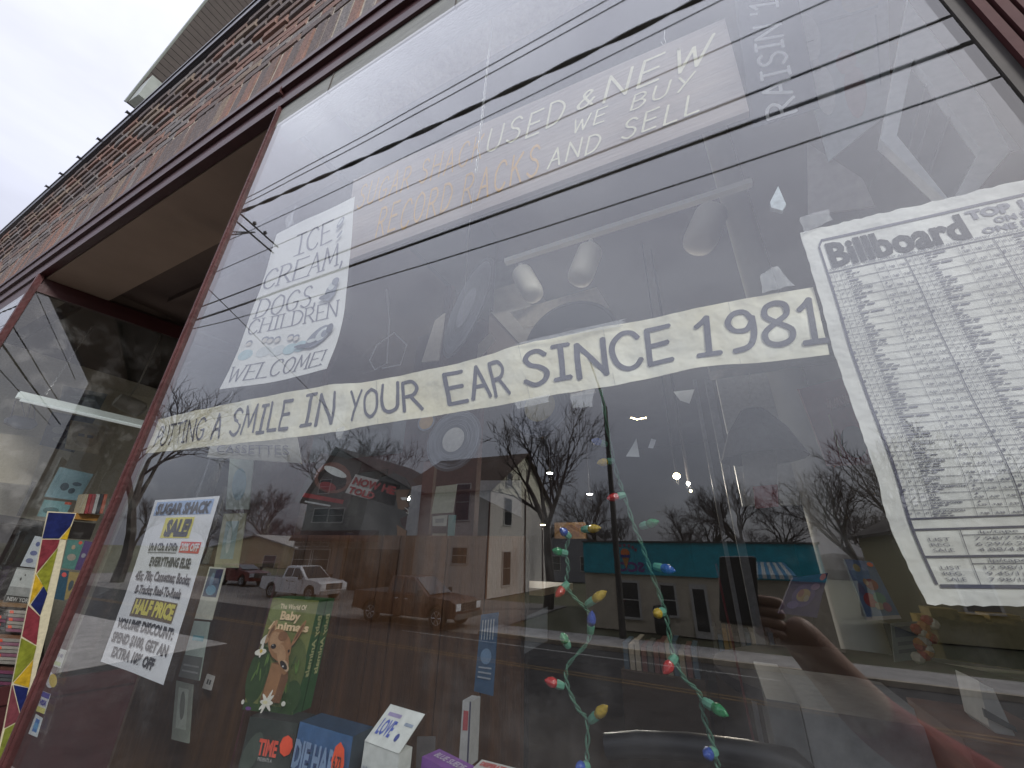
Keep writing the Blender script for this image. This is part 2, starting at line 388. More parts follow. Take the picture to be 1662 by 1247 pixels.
mb = MB(); mb.box((-12.997, NK + .003, GZ), (60, -2.0, GZ + .44)); struct(mb.build('parking_apron', m_asph))
mb = MB()
for x in np.arange(-30, 12, 1.5): mb.box((x, -1.99, NZ), (x + .015, -.02, NZ + .003))
struct(mb.build('pavement_joints', mat('joint_dark', (.10, .09, .085), .9)))

# ================================================================== SHOP FRONT
m_red = mat('oxblood_paint', (.042, .010, .011), .42, .18, 9, .15, bscale=30)
m_redl = mat('oxblood_paint_worn', (.095, .030, .030), .5, .3, 14, .3, bscale=60, col2=(.055, .018, .018))
m_greyw = mat('grey_painted_wood', (.24, .25, .235), .6, .15, 6, .3, bscale=50, stretch=(1, 6, 6))
m_soff = mat('tan_soffit_paint', (.27, .20, .155), .75, .08, 3, .05)
m_soff2 = mat('brown_soffit_paint', (.11, .08, .068), .7, .12, 3)
GX0, GX1 = -1.205, 0.336; GT = 4.10; GB = 2.02
wallb = thing('brick_wall', 'dark brick shop front wall above the long oxblood beam, soldier course below stepped courses', 'wall', (-3, .05, NZ))
m_mortar = mat('mortar', (.40, .36, .30), .9, .2, 30, .6, bscale=90)
mb = MB(); mb.box((-22, .0085, 4.47), (2.6, .30, 5.50)); mb.build('wall_core', m_mortar, wallb)
mb = MB(); mb.box((1.35, .012, NZ), (2.6, .3, 4.47)); mb.box((-22, .012, NZ), (-7.5, .3, 4.47)); mb.build('side_wall', m_mortar, wallb)
brick_mats = [mat('brick_%d' % i, c, .8, .35, 25, .8, bscale=70, col2=c2) for i, (c, c2) in enumerate([
    ((0.206, 0.135, 0.111), (0.118, 0.086, 0.078)), ((0.160, 0.128, 0.120), (0.103, 0.086, 0.086)), ((0.259, 0.144, 0.113), (0.164, 0.105, 0.087)), ((0.216, 0.197, 0.192), (0.138, 0.127, 0.127)), ((0.251, 0.197, 0.152), (0.167, 0.127, 0.103))])]
def brickmesh(dx, dz, dep, rnd):
    b = .004
    f = [(-dx / 2 + b, 0, b), (dx / 2 - b, 0, b), (dx / 2 - b, 0, dz - b), (-dx / 2 + b, 0, dz - b)]
    o = [(-dx / 2, b * 1.5, 0), (dx / 2, b * 1.5, 0), (dx / 2, b * 1.5, dz), (-dx / 2, b * 1.5, dz)]
    k = [(-dx / 2, dep, 0), (dx / 2, dep, 0), (dx / 2, dep, dz), (-dx / 2, dep, dz)]
    j = lambda p: (p[0] + rnd.uniform(-.0022, .0022), p[1] + rnd.uniform(-.0015, .0015), p[2] + rnd.uniform(-.002, .002))
    vs = [j(p) for p in f] + [j(p) for p in o] + k
    fs = [(0, 1, 2, 3)] + [(i, 4 + i, 4 + (i + 1) % 4, (i + 1) % 4) for i in range(4)] + [(4 + i, 8 + i, 8 + (i + 1) % 4, 4 + (i + 1) % 4) for i in range(4)]
    return vs, [f_[::-1] if n_ else f_ for n_, f_ in enumerate(fs)]
specs = []
rb = random.Random(5)
x = .9
while x > -16:      # soldier course
    specs.append((x, 4.472 + rb.uniform(0, .006), 'S', 0.0)); x -= .0765
for r in range(5):
    x = .9 - (r % 2) * .105
    while x > -16: specs.append((x, 4.795 + r * .0725, 'R', 0.0)); x -= .212
TOPZ = 4.795 + 5 * .0725
for r in range(5):   # stepped courses
    x = .9 - (r % 2) * .105
    while x > -16: specs.append((x, TOPZ + .004 + r * .074, 'R', -.009 * (r + 1))); x -= .212
specs.sort(key=lambda s_: (s_[0] > .4, abs(s_[0] + 1.7) - (1.2 if s_[2] == 'S' else 0)))
protos = {}
for k_, (dx, dz) in {'S': (.0625, .302), 'R': (.198, .0615)}.items():
    for v_ in range(3):
        for mi_, mm in enumerate(brick_mats):
            me = bpy.data.meshes.new('brick'); vs, fs = brickmesh(dx, dz, .09, rb); me.from_pydata(vs, [], fs); me.materials.append(mm); protos[(k_, v_, mi_)] = me
bw = np.array(wloc(wallb)); rest = [MB() for _ in brick_mats]
for i, (x, z, k_, dy) in enumerate(specs):
    mi_ = rb.choices(range(5), (4, 4, 2.5, 3, 2))[0]; v_ = rb.randrange(3); yy = dy + rb.uniform(-.003, .002) + .004
    if i < 296:
        o = bpy.data.objects.new('brick', protos[(k_, v_, mi_)]); COL.objects.link(o); o.parent = wallb; o.location = (x - bw[0], yy - bw[1], z - bw[2])
    else:
        me = protos[(k_, v_, mi_)]; rest[mi_].add([(v.co.x + x, v.co.y + yy, v.co.z + z) for v in me.vertices], [tuple(p.vertices) for p in me.polygons])
allr = MB()
for i, r_ in enumerate(rest):
    allr.cur = i; allr.add(r_.v, r_.f)
stuff(allr.build('distant_bricks', brick_mats, wallb))
# mortar smears between soldiers
# gutter with clips
ZG = TOPZ + 5 * .074 + .004
gut = thing('gutter', 'dark metal gutter along the top of the brick wall with small clips', 'gutter', (-3, -.05, ZG))
m_gut = mat('dark_gutter_metal', (.035, .034, .045), .35, .2, 5, spec=.5)
mb = MB(); mb.box((-20, -.052, ZG), (2.5, .02, ZG + .03)); mb.box((-20, -.062, ZG + .012), (2.5, -.0525, ZG + .10)); mb.box((-20, -.068, ZG + .085), (2.5, -.0625, ZG + .105)); mb.build('gutter_trough', m_gut, gut)
for px, py in [(192, 213), (140, 262), (97, 306), (60, 343), (28, 376)]:
    p = at(px, py, -.066); x_ = p[0]
    mb = MB(); mb.box((x_ - .012, -.086, ZG + .09), (x_ + .012, -.0625, ZG + .098)); mb.box((x_ - .012, -.088, ZG + .083), (x_ + .012, -.0845, ZG + .10)); mb.build('clip', m_gut, gut)
# beam
beam = thing('entrance_beam', 'long stepped oxblood steel beam carrying the brickwork over the windows', 'beam', (-3, 0, 4.2))
mb = MB(); mb.box((-9, -.012, 4.442), (2.6, .028, 4.470)); mb.box((-9, -.004, 4.335), (2.6, .028, 4.4415)); mb.box((-9, -.016, 4.318), (2.6, .028, 4.3345)); mb.box((-9, -.001, 4.262), (2.6, .028, 4.3175)); mb.box((-9, -.006, 4.214), (2.6, .028, 4.2615)); mb.build('beam_face', m_red, beam)
mb = MB(); mb.box((-1.240, -.018, 4.30), (-1.228, .0, 4.3345)); mb.build('joint_cover', m_redl, beam)
# main window
mw = thing('shop_window', 'large shop window with thin oxblood frame, handwritten signs behind its glass', 'window', (-.4, 0, GB))
mb = MB(); mb.box((GX0 - .002, .004, GT), (GX1 + .03, .07, 4.2135))
gs = mb.build('head_board', m_greyw, mw)
for x_ in (-.93, -.42, .05): mb = MB(); mb.box((x_, .0015, GT), (x_ + .004, .0038, 4.2135)); mb.build('board_joint', mat('joint_dark', (.1, .09, .085)), mw)
mb = MB(); mb.box((GX0 - .015, -.005, GB - .03), (GX0, .016, 4.2135)); mb.box((GX0 - .008, -.009, GB - .03), (GX0 - .003, -.0053, 4.2135)); mb.build('corner_post', m_redl, mw)
mb = MB(); mb.box((GX1, -.002, GB - .03), (GX1 + .0125, .03, 4.2135)); mb.build('glazing_strip', mat('putty_grey', (.055, .048, .044), .7, .2, 20), mw)
mb = MB(); mb.box((GX0 - .022, -.014, GB - .08), (GX1 + .03, .05, GB)); mb.build('sill', m_red, mw)
mb = MB(); mb.box((GX0, 0, GB), (GX1, .006, GT)); pane = mb.build('pane', glassmat('window_glass', .135, dust=.004), mw)
mb = MB()
for (x0, x1, y_) in [(.349, .357, -.007), (.360, .368, -.009), (.371, .379, -.010), (.382, .390, -.010), (.393, .401, -.011), (.404, .412, -.012), (.415, .60, -.014)]:
    mb.box((x0, y_, NZ), (x1, .02, 4.2135))
mb.box((.349, .021, NZ), (1.35, .035, 4.2135)); mb.box((.603, -.012, NZ), (1.35, .02, 4.2135))
pil = mb.build('pilaster', mat('oxblood_pilaster', (.085, .028, .028), .7, .2, 12, .1, col2=(.06, .02, .02), spec=.2))
tag(pil, 'fluted oxblood metal pilaster at the right edge of the window', 'pilaster')
for z_ in (3.30, 3.42):
    bv = MB(); bv.lathe([(.002, 0), (.002, .002), (.001, .003)], (.375, -.0101, z_), (0, -1, 0), 8); bv.build('screw', m_red, pil)
# bulkhead below window
mb = MB(); mb.box((GX0 - .02, .01, NZ), (GX1 + .028, .05, GB - .08)); bk = mb.build('bulkhead', m_red); tag(bk, 'oxblood bulkhead wall below the large shop window', 'wall')
# left return glass of the main window
rt = thing('return_window', 'side pane of the display facing the doorway recess', 'window', (GX0, .3, GB))
mb = MB(); mb.box((GX0 - .012, .018, GB), (GX0 - .006, .158, 4.18)); mb.box((GX0 - .012, .16, 2.66), (GX0 - .006, 1.1, 4.18)); mb.build('pane', glassmat('side_glass', .05), rt)
mb = MB(); mb.box((GX0 - .02, 1.1, GB - .1), (GX0 + .02, 1.14, 4.18)); mb.build('post', m_redl, rt)
# entrance recess ceiling
cl = thing('entrance_ceiling', 'tan painted ceiling of the recessed entrance with a darker coffer', 'ceiling', (-2.4, .1, 4.18))
mb = MB(); mb.box((-3.52, .03, 4.205), (GX0 - .022, .285, 4.26)); mb.build('front_panel', m_soff, cl)
mb = MB(); mb.box((-3.52, .285, 4.205), (GX0 - .022, .31, 4.24)); mb.build('trim_strip', m_soff, cl)
mb = MB(); mb.box((-3.52, .312, 4.30), (GX0 - .02, 2.6, 4.33)); mb.box((-3.52, .3105, 4.206), (-3.49, 2.6, 4.2995)); mb.box((-3.2, .52, 4.26), (-2.2, .55, 4.2995)); mb.box((-3.2, 1.2, 4.26), (-2.2, 1.23, 4.2995)); mb.box((-2.2, .52, 4.26), (-2.17, 1.23, 4.2995)); mb.build('coffer', m_soff2, cl)
# back of the recess: door with transom
dr = thing('shop_door', 'brown glazed shop door at the back of the recess', 'door', (-2.3, 1.55, NZ))
mb = MB(); mb.box((-3.5, 1.55, NZ), (-2.8, 1.6, 4.2)); mb.box((-1.8, 1.55, NZ), (GX0, 1.6, 4.2)); mb.box((-2.8, 1.55, 3.2), (-1.8, 1.6, 3.3)); mb.box((-2.8, 1.55, NZ), (-2.7, 1.6, 3.2)); mb.box((-1.9, 1.55, NZ), (-1.8, 1.6, 3.2)); mb.box((-2.7, 1.55, NZ), (-1.9, 1.6, NZ + .3)); mb.build('door_frame', m_redl, dr)
mb = MB(); mb.box((-2.8, 1.57, 3.3), (-1.8, 1.576, 4.2)); mb.box((-2.7, 1.57, NZ + .3), (-1.9, 1.576, 3.2)); mb.build('pane', MATS['side_glass'], dr)
# left display window: front pane + pane along the recess
lw = thing('corner_window', 'left display window with an oxblood corner post and a long pane along the recess', 'window', (-3.5, .1, GB))
XL = -3.50
mb = MB(); mb.box((XL - .02, -.008, GB - .03), (XL + .016, .02, 4.2135)); mb.build('corner_post', m_redl, lw)
SPL = math.radians(12)
def splay(V):      # the side of the display runs back at a slant into the entrance
    V = V.copy(); d = np.where(V[:, 1] > .019, V[:, 1], 0); V[:, 0] += d * math.tan(SPL); return V
mb = MB(); mb.splay = splay; mb.box((XL - .02, .0205, 4.10), (XL + .012, 1.55, 4.155)); mb.box((XL - .02, .0205, 4.157), (XL + .004, 1.55, 4.2)); mb.build('top_rail', m_red, lw)
mb = MB(); mb.box((-7.4, .004, 4.10), (XL - .02, .03, 4.2135)); mb.build('front_rail', m_red, lw)
mb = MB(); mb.splay = splay; mb.box((XL - .006, .022, GB), (XL, 1.55, 4.10)); mb.build('pane', glassmat('recess_glass', .10, dust=.012), lw)
mb = MB(); mb.box((-7.4, .0, GB), (XL - .021, .006, 4.10)); mb.build('pane', MATS['recess_glass'], lw)
mb = MB(); mb.splay = splay; mb.box((XL - .02, .0205, GB - .08), (XL + .012, 1.55, GB)); mb.build('sill', m_red, lw)
mb = MB(); mb.box((-7.4, 0, GB - .08), (XL - .021, .03, GB)); mb.build('sill', m_red, lw)
mb = MB(); mb.box((-7.4, .01, NZ), (XL - .031, .018, GB - .08)); mb.splay = splay; mb.box((XL - .03, .0195, NZ), (XL, 1.55, GB - .08)); b2 = mb.build('bulkhead', m_red); tag(b2, 'oxblood bulkhead under the left display window', 'wall')
# upper storey with steep roof
ea = thing('upper_storey', 'pale upper storey with a steep roof overhang and ribbed brown soffit above the gutter', 'building', (-4, 1.2, 5.6))
k1 = at(203, 163, .8); k2 = at(333, 0, .8); dirv = (k2 - k1) / np.linalg.norm(k2 - k1); 
ea_w = 1.9
A0 = k1; A1 = k1 + dirv * 12
m_sof = mat('ribbed_soffit', (.115, .098, .092), .6, .1, 5); m_fas = mat('fascia_metal', (.30, .33, .31), .45, .1, 4)
side = np.array([dirv[2], 0, -dirv[0]])
mb = MB(); mb.slab([A0, A1, A1 + np.array([0, .05, 0]), A0 + np.array([0, .05, 0])], -side, .22); mb.build('fascia', m_fas, ea)
nrib = 60
for i in range(nrib):
    a = A0 + dirv * 12 * i / nrib + np.array([0, .052, 0]) + side * .02; b = A0 + dirv * 12 * (i + .93) / nrib + np.array([0, .052, 0]) + side * .02
    mb = MB(); mb.slab([a, b, b + np.array([0, ea_w, 0]), a + np.array([0, ea_w, 0])], -side, .02); mb.build('soffit_panel', m_sof, ea)
mb = MB(); a = A0 - side * .02 + np.array([0, .052, 0]); b = A1 - side * .02 + np.array([0, .052, 0]); mb.slab([a, b, b + np.array([0, 9, 0]), a + np.array([0, 9, 0])], -side, .15); mb.build('roof', mat('roof_shingle_dark', (.05, .048, .046), .9, .2, 12), ea)
wl = A0 + np.array([0, ea_w, 0]) + side * .03
mb = MB(); mb.slab([wl, wl + dirv * 12, (wl + dirv * 12)[0:3] * np.array([0, 1, 1]) + np.array([6, 0, 0]), np.array([6, wl[1], 5.62]), np.array([(wl)[0] + .2, wl[1], 5.62])], (0, 1, 0), .3); mb.build('wall', mat('pale_siding', (.50, .50, .47), .6, .08, 3), ea)
ct = A0 + side * .03
mb = MB(); mb.slab([ct + np.array([0, .06, 0]), ct + np.array([0, .06, 0]) + dirv * .6, ct + np.array([.75, .06, 0]) + dirv * .6, ct + np.array([.9, .06, -.3])], (0, 1.2, 0), 1.0) ; mb.build('eave_return', m_fas, ea)
# ================================================================== SIGNS TAPED TO THE GLASS
m_paper = mat('white_paper', (.86, .86, .85), .6, .03, 14, .12, bscale=30)
m_cream = mat('aged_paper', (.86, .84, .72), .6, .07, 9, 1.0, bscale=13, col2=(.76, .70, .50))
m_news = mat('newsprint', (.84, .84, .82), .65, .05, 7, 1.0, bscale=14, col2=(.76, .75, .70))
m_blk = mat('black_print', (.035, .035, .05), .6, .1, 40)
m_mark = mat('marker_ink', (.055, .055, .085), .55, .3, 30)
m_tape = mat('clear_tape', (.8, .82, .84), .25, .05, 30, .3, alpha=.22)
def ulookup(sheet_px, x):
    m = [(a[0] + b[0]) / 2 for a, b in zip(*sheet_px)]
    return float(np.interp(x, m, np.linspace(0, 1, len(m))))
bt = [(228, 688), (330, 664), (500, 631), (608, 617), (753, 588), (861, 555), (980, 531), (1100, 508), (1210, 485), (1320, 465)]
bb = [(213, 740), (320, 727), (487, 709), (612, 689), (772, 664), (880, 645), (1000, 625), (1115, 600), (1232, 588), (1346, 576)]
bs = Sheet([bt, bb], .0135, ripple=.0042, freq=16, seed=2)
bs.g[:, :, 0] = np.maximum(bs.g[:, :, 0], GX0 + .005)
ban = thing('paper_banner', 'long cream paper banner reading PUTTING A SMILE IN YOUR EAR SINCE 1981', 'banner', at(780, 700, .012))
bs.mesh(90, 10, ragged=.0015).build('sheet', m_cream, ban, True) if False else None
o = MB(); bs.mesh(110, 10, th=.0006, ragged=.0008, mb=o); o.build('sheet', m_cream, ban, True)
mb = MB()
for w_, x0, x1, v0, v1, th in [('PUTTING', 236, 336, .2, .74, .10), ('A', 352, 367, .2, .78, .13), ('SMILE', 384, 471, .2, .80, .12), ('IN', 492, 536, .2, .82, .115), ('YOUR', 566, 682, .2, .82, .115), ('EAR', 723, 818, .2, .82, .125), ('SINCE', 850, 1086, .22, .80, .13), ('1981', 1128, 1334, .2, .82, .12)]:
    u0, u1 = ulookup((bt, bb), x0), ulookup((bt, bb), x1)
    bs.put(mb, stroke_faces(w_, th, gap=2.0, jit=.35, slant=.06, seed=len(w_)), u0, v0, v1 - v0, width=u1 - u0, off=.0007)
mb.build('lettering', m_mark, ban)
for u_ in (.335, .535, .665, .86): mb = MB(); bs.rect(mb, u_, .0, u_ + .0006, 1, .0005, 1); mb.build('paper_joint', mat('joint_grey', (.45, .45, .40), .7), ban)
def tape(label, pts, group='clear tape strips on the glass'):
    s_ = Sheet([[pts[0], pts[1]], [pts[3], pts[2]]], .0095, ripple=.001, freq=60, seed=4)
    b = MB(); s_.mesh(4, 4, th=.0003, ragged=.05, mb=b); o = b.build('tape_strip', m_tape); tag(o, label, 'tape', group)
tape('torn clear tape above the right end of the banner', [(1234, 445), (1262, 432), (1290, 462), (1238, 475)])
tape('clear tape strip along the top of the banner', [(822, 563), (866, 550), (1010, 518), (1005, 530)])
tape('crumpled clear tape at the top left corner of the record chart', [(1297, 352), (1345, 340), (1352, 356), (1306, 378)])
tape('clear tape under the middle of the banner', [(836, 652), (892, 640), (893, 652), (840, 664)])
tape('clear tape under the left part of the banner by YOUR', [(545, 697), (560, 692), (554, 712), (546, 711)])
tape('clear tape above the first word of the ice cream sign', [(463, 355), (475, 345), (477, 362), (464, 370)])
tape('clear tape below the banner near SINCE', [(925, 640), (965, 632), (962, 660), (930, 662)])
# ice cream sign
isx = Sheet([[(449, 380), (511, 350), (575, 319)], [(430, 446), (502, 420), (570, 391)], [(408, 508), (486, 490), (562, 468)], [(385, 572), (472, 556), (552, 540)], [(356, 632), (447, 619), (531, 599)]], .0135, ripple=.0022, freq=7, seed=9)
ic = thing('paper_sign', 'tall white paper sign reading ICE CREAM, DOGS, CHILDREN WELCOME!', 'sign', at(440, 620, .013))
o = MB(); isx.mesh(26, 36, th=.0005, mb=o); o.build('sheet', m_paper, ic, True)
mb = MB()
for t_, u0, u1, v0, v1 in [('ICE', .33, .74, .80, .92), ('CREAM,', .03, .92, .645, .765), ('DOGS,', .07, .68, .455, .575), ('CHILDREN', .04, .93, .355, .445), ('WELCOME!', .04, .92, .04, .145)]:
    isx.put(mb, stroke_faces(t_, .10, serif=True, gap=2.0), u0, v0, v1 - v0, width=u1 - u0, off=.0006)
mb.build('lettering', mat('grey_print', (.16, .16, .21), .6, .1, 40), ic)
E_ = isx.ell; gry = (.22, .24, .30); lb = (.45, .62, .68); dk = (.10, .11, .15); pal = (.66, .70, .72); skin = (.70, .66, .62)
it = []
def el(c, r, a=0): return lambda m, o: isx.ell(m, c, r, o, 12, a)
for (cx_, cy_, col_) in [(.10, .25, lb), (.27, .25, pal), (.40, .24, pal), (.52, .235, lb), (.62, .24, lb)]: it.append((col_, el((cx_, cy_ - .03), (.07, .035))))
for (cx_, cy_) in [(.10, .29), (.25, .295), (.30, .285), (.37, .28), (.50, .275), (.56, .265)]:
    it.append((gry, el((cx_, cy_ + .006), (.033, .017)))); it.append((skin, el((cx_, cy_ - .003), (.026, .014))))
it += [(gry, el((.80, .245), (.13, .055), .3)), (pal, el((.84, .255), (.07, .035), .3)), (dk, el((.72, .205), (.09, .014), .1)), (gry, el((.86, .255), (.03, .022))), (dk, el((.63, .205), (.06, .01))), (pal, el((.74, .225), (.05, .012))), (dk, el((.91, .28), (.035, .03))),
       (gry, el((.86, .50), (.07, .045), .5)), (pal, el((.86, .525), (.035, .02))), (dk, el((.80, .475), (.06, .014))), (gry, el((.90, .545), (.04, .02))), (gry, el((.88, .865), (.05, .018), .4)), (pal, el((.88, .868), (.03, .009), .4)), (gry, el((.88, .80), (.035, .010), .4))]
art(isx, it, ic, 'drawing')
# sale flyer
fl = Sheet([[(252, 812), (303, 809), (356, 805)], [(211, 942), (262, 945), (313, 952)], [(163, 1074), (210, 1090), (265, 1112)]], .011, ripple=.0012, freq=10, seed=3)
fy = thing('sale_flyer', 'white printed flyer headed SUGAR SHACK SALE with coloured bars', 'flyer', at(215, 1090, .01))
o = MB(); fl.mesh(20, 28, th=.0004, mb=o); o.build('sheet', mat('bright_paper', (.84, .85, .90), .55, .02, 8), fy, True)
art(fl, [((.38, .52, .82), lambda m, o: fl.rect(m, .05, .895, .94, .985, o, 6)), ((.80, .70, .10), lambda m, o: fl.rect(m, .27, .755, .72, .88, o, 4)), ((.68, .07, .06), lambda m, o: fl.rect(m, .63, .672, .94, .735, o, 3)), ((.17, .12, .08), lambda m, o: fl.rect(m, .20, .29, .86, .40, o, 5)), ((.05, .05, .06), lambda m, o: fl.rect(m, .15, .667, .60, .671, o, 4))], fy, 'colour_bars')
mb = MB(); my_ = MB(); mw_ = MB()
for m_, t_, u0, u1, v0, h, b, sh in [(mb, 'SUGAR SHACK', .09, .92, .905, .063, .04, .1), (mb, 'SALE!', .32, .70, .772, .088, .05, .15), (mb, 'LPs & CDs, & DVDs', .15, .60, .682, .042, .02, 0), (mw_, '20% OFF', .65, .93, .685, .04, .02, 0), (mb, 'EVERYTHING ELSE:', .24, .88, .592, .050, .02, 0),
                              (mb, '45s; 78s; Cassettes; Books;', .08, .95, .506, .052, .015, 0), (mb, '8-Tracks; Reel-To-Reels', .15, .87, .426, .050, .015, 0), (my_, 'HALF PRICE', .23, .85, .312, .075, .035, 0), (mb, 'VOLUME DISCOUNT:', .06, .95, .215, .055, .025, 0), (mb, 'SPEND $100, GET AN', .06, .94, .13, .054, .025, 0), (mb, 'EXTRA 10% OFF', .15, .82, .048, .054, .025, 0)]:
    fl.put(m_, font_faces(t_, b + .02, sh), u0, v0, h, width=u1 - u0, off=.0016)
mb.build('lettering', m_blk, fy); my_.build('yellow_lettering', ink((.75, .66, .15)), fy); mw_.build('white_lettering', ink((.8, .75, .75)), fy)
# record chart newsprint
def xpx(x0, y0, slope, X=.327):
    lo, hi = x0, 2100
    for _ in range(40):
        m_ = (lo + hi) / 2
        if at(m_, y0 + slope * (m_ - x0), .012)[0] < X: lo = m_
        else: hi = m_
    return (lo, y0 + slope * (lo - x0))
rows = []
for (x, y), sl in [((1298, 378), -.235), ((1331, 488), -.20), ((1354, 572), -.13), ((1384, 658), -.09), ((1420, 763), -.05), ((1448, 862), -.03), ((1506, 982), .02)]:
    R_ = xpx(x, y, sl); rows.append([(x, y), (x + (R_[0] - x) * .3, y + (R_[1] - y) * .3), (x + (R_[0] - x) * .63, y + (R_[1] - y) * .63), R_])
bl = Sheet(rows, .012, ripple=.0022, freq=9, seed=21)
bc = thing('record_chart', 'large yellowed newsprint chart headed Billboard with columns of tiny entries', 'poster', at(1500, 980, .012))
o = MB(); bl.mesh(40, 64, th=.0005, ragged=.0022, mb=o); o.build('sheet', m_news, bc, True)
OF = .0006
fr = MB()
def bline(u0, v0, u1, v1, w, n=10):
    for i in range(n):
        a = np.array([u0, v0]) * (1 - i / n) + np.array([u1, v1]) * i / n; b = np.array([u0, v0]) * (1 - (i + 1) / n) + np.array([u1, v1]) * (i + 1) / n
        if abs(u1 - u0) > abs(v1 - v0): bl.poly(fr, [(a[0], a[1] - w / 2), (b[0], b[1] - w / 2), (b[0], b[1] + w / 2), (a[0], a[1] + w / 2)], OF)
        else: bl.poly(fr, [(a[0] - w / 2, a[1]), (b[0] - w / 2, b[1]), (b[0] + w / 2, b[1]), (a[0] + w / 2, a[1])], OF)
FL = .062
bline(FL, .043, FL, .955, .009, 24); bline(FL + .02, .968, .995, .968, .0055, 14); bline(FL, .955, FL + .02, .968, .007, 2)
bline(FL + .008, .04, .995, .04, .008, 14); bline(FL, .892, .995, .892, .002, 14); bline(FL, .196, .995, .196, .004, 14); bline(FL, .168, .995, .168, .005, 14); bline(FL, .104, .995, .104, .005, 14)
blocks = [(FL, .375), (.375, .70), (.70, .995)]
NR = 31
for bi, (a, b) in enumerate(blocks):
    W_ = b - a
    for q, wq in [(.07, .0012), (.15, .0012), (.21, .0012), (.60, .0012), (.73, .0012), (.87, .0012), (1.0, .0035)]: bline(a + q * W_, .197, a + q * W_, .892, wq, 22)
for r_ in range(1, NR): bline(FL, .892 - r_ * .695 / NR + (.0), .995, .892 - r_ * .695 / NR, .0011, 12)
for k_ in range(4):
    u_ = FL + .13 + k_ * .235; bline(u_, .041, u_, .168, .002, 5)
    for v_ in (.152, .088): bline(u_, v_, min(u_ + .235, .995), v_, .0015, 3)
fr.build('ruled_lines', mat('print_grey', (.12, .12, .17), .6), bc)
hd = MB(); bl.put(hd, font_faces('Billboard', .040), FL + .026, .904, .052, width=.55, off=.0007); hd.build('heading', m_blk, bc); tx = MB()
def glyph(txt, u0, v0, h, w, bo=0.02): bl.put(tx, font_faces(txt, bo), u0, v0, h, width=w, off=.0007)
glyph('TOP 100', .66, .940, .018, .30, .06); glyph('ON SALE', .74, .922, .012, .20, .04); glyph('ONE DAY', .68, .904, .012, .26, .04)
glyph('YOU CAN BUY THESE HITTEST ALBUMS AND TAPES IN THE COUNTRY ON SALE AT ONE PLACE', FL + .01, .8955, .005, .85, .02)
rt_ = random.Random(11)
names = {2: 'CARPENTERS', 22: 'VAN HALEN', 24: 'CARPENTERS', 26: 'KANSAS', 27: 'PETER FRAMPTON', 28: 'LTD', 29: 'DAVID BOWIE', 30: 'JOE JACKSON'}
for bi, (a, b) in enumerate(blocks):
    W_ = b - a
    for r_ in range(NR):
        vt = .892 - (r_ + 1) * .695 / NR; hh = .695 / NR
        for q in (.015, .09, .165): glyph(str(rt_.randint(1, 99)), a + q * W_, vt + hh * .45, hh * .26, .011 if bi else .009)
        for q in (.63, .76, .90): glyph(rt_.choice(['7.98', '8.98', '6.29', '5.79', '7.98', '7.98']), a + q * W_, vt + hh * .2, hh * .24, .024, .03)
        x0 = a + .23 * W_
        if bi == 0 and r_ in names: glyph(names[r_], x0, vt + hh * .64, hh * .22, .008 * len(names[r_]), .04)
        else:
            u_ = x0
            for w_ in range(rt_.randint(1, 2)): l_ = rt_.uniform(.02, .05); bl.rect(tx, u_, vt + hh * .66, u_ + l_, vt + hh * .84, OF); u_ += l_ + .006
        for vv in (.40, .14):
            u_ = x0
            for w_ in range(rt_.randint(1, 3)):
                l_ = rt_.uniform(.008, .024); bl.rect(tx, u_, vt + hh * vv, u_ + l_, vt + hh * (vv + .11), OF); u_ += l_ + .004
        if rt_.random() < .3: bl.ell(tx, (a + .03 * W_, vt + hh * .5), (.005, hh * .2), OF, 6)
        if rt_.random() < .3: bl.poly(tx, [(a + .64 * W_, vt + hh * .66), (a + .67 * W_, vt + hh * .66), (a + .655 * W_, vt + hh * .9)], OF)
tb = [['7.98/7.98', '6.29/6.29', '4.88/4.88'], ['8.98/8.98', '6.95/7.29', '5.58/6.48']], [['12.98/12.98', '9.45/11.29', '7.98/10.69'], ['11.98/11.98', '8.95/9.79', '6.98/7.98']]
for k_, (vb, T_) in enumerate(zip((.112, .048), tb)):
    for j, wd in enumerate(('SALE', 'REG.', 'LIST')): glyph(wd, FL + .035, vb + .0025 + j * .0125, .008, .06, .0)
    for c_ in range(4):
        u_ = FL + .13 + c_ * .235
        if u_ > .9: continue
        glyph('lp/tape', u_ + .05, vb + .043, .008, .10, 0)
        for j, s_ in enumerate(T_[c_ % 2]): glyph(s_, u_ + .03, vb + .0025 + (2 - j) * .0125, .008, .016 * len(s_), 0)
tx.build('lettering', mat('print_dark', (.24, .24, .29), .6), bc)
# card stickers by the corner post
def sticker(px, label, items, matc=(.72, .74, .70)):
    s_ = Sheet([[px[0], px[1]], [px[3], px[2]]], .0085)
    t_ = thing('card_sticker', label, 'sticker', at(*px[3], .009)); b = MB(); s_.mesh(1, 1, th=.0004, mb=b); b.build('backing', ink(matc), t_)
    art(s_, [(c, (lambda f: lambda m, o: f(s_, m, o))(f)) for c, f in items], t_, 'print'); return t_, s_
sticker([(95, 1052), (108, 1056), (98, 1085), (84, 1080)], 'pale green white card sticker, topmost beside the corner post', [((.35, .36, .45), lambda s, m, o: s.rect(m, .15, .55, .45, .75, o)), ((.35, .36, .45), lambda s, m, o: s.rect(m, .55, .55, .85, .75, o)), ((.55, .66, .35), lambda s, m, o: s.rect(m, .1, .1, .9, .3, o))])
tb_ = thing('card_sticker', 'sticker of two overlapping white and yellow circles, second from the top', 'sticker', at(84, 1118, .009))
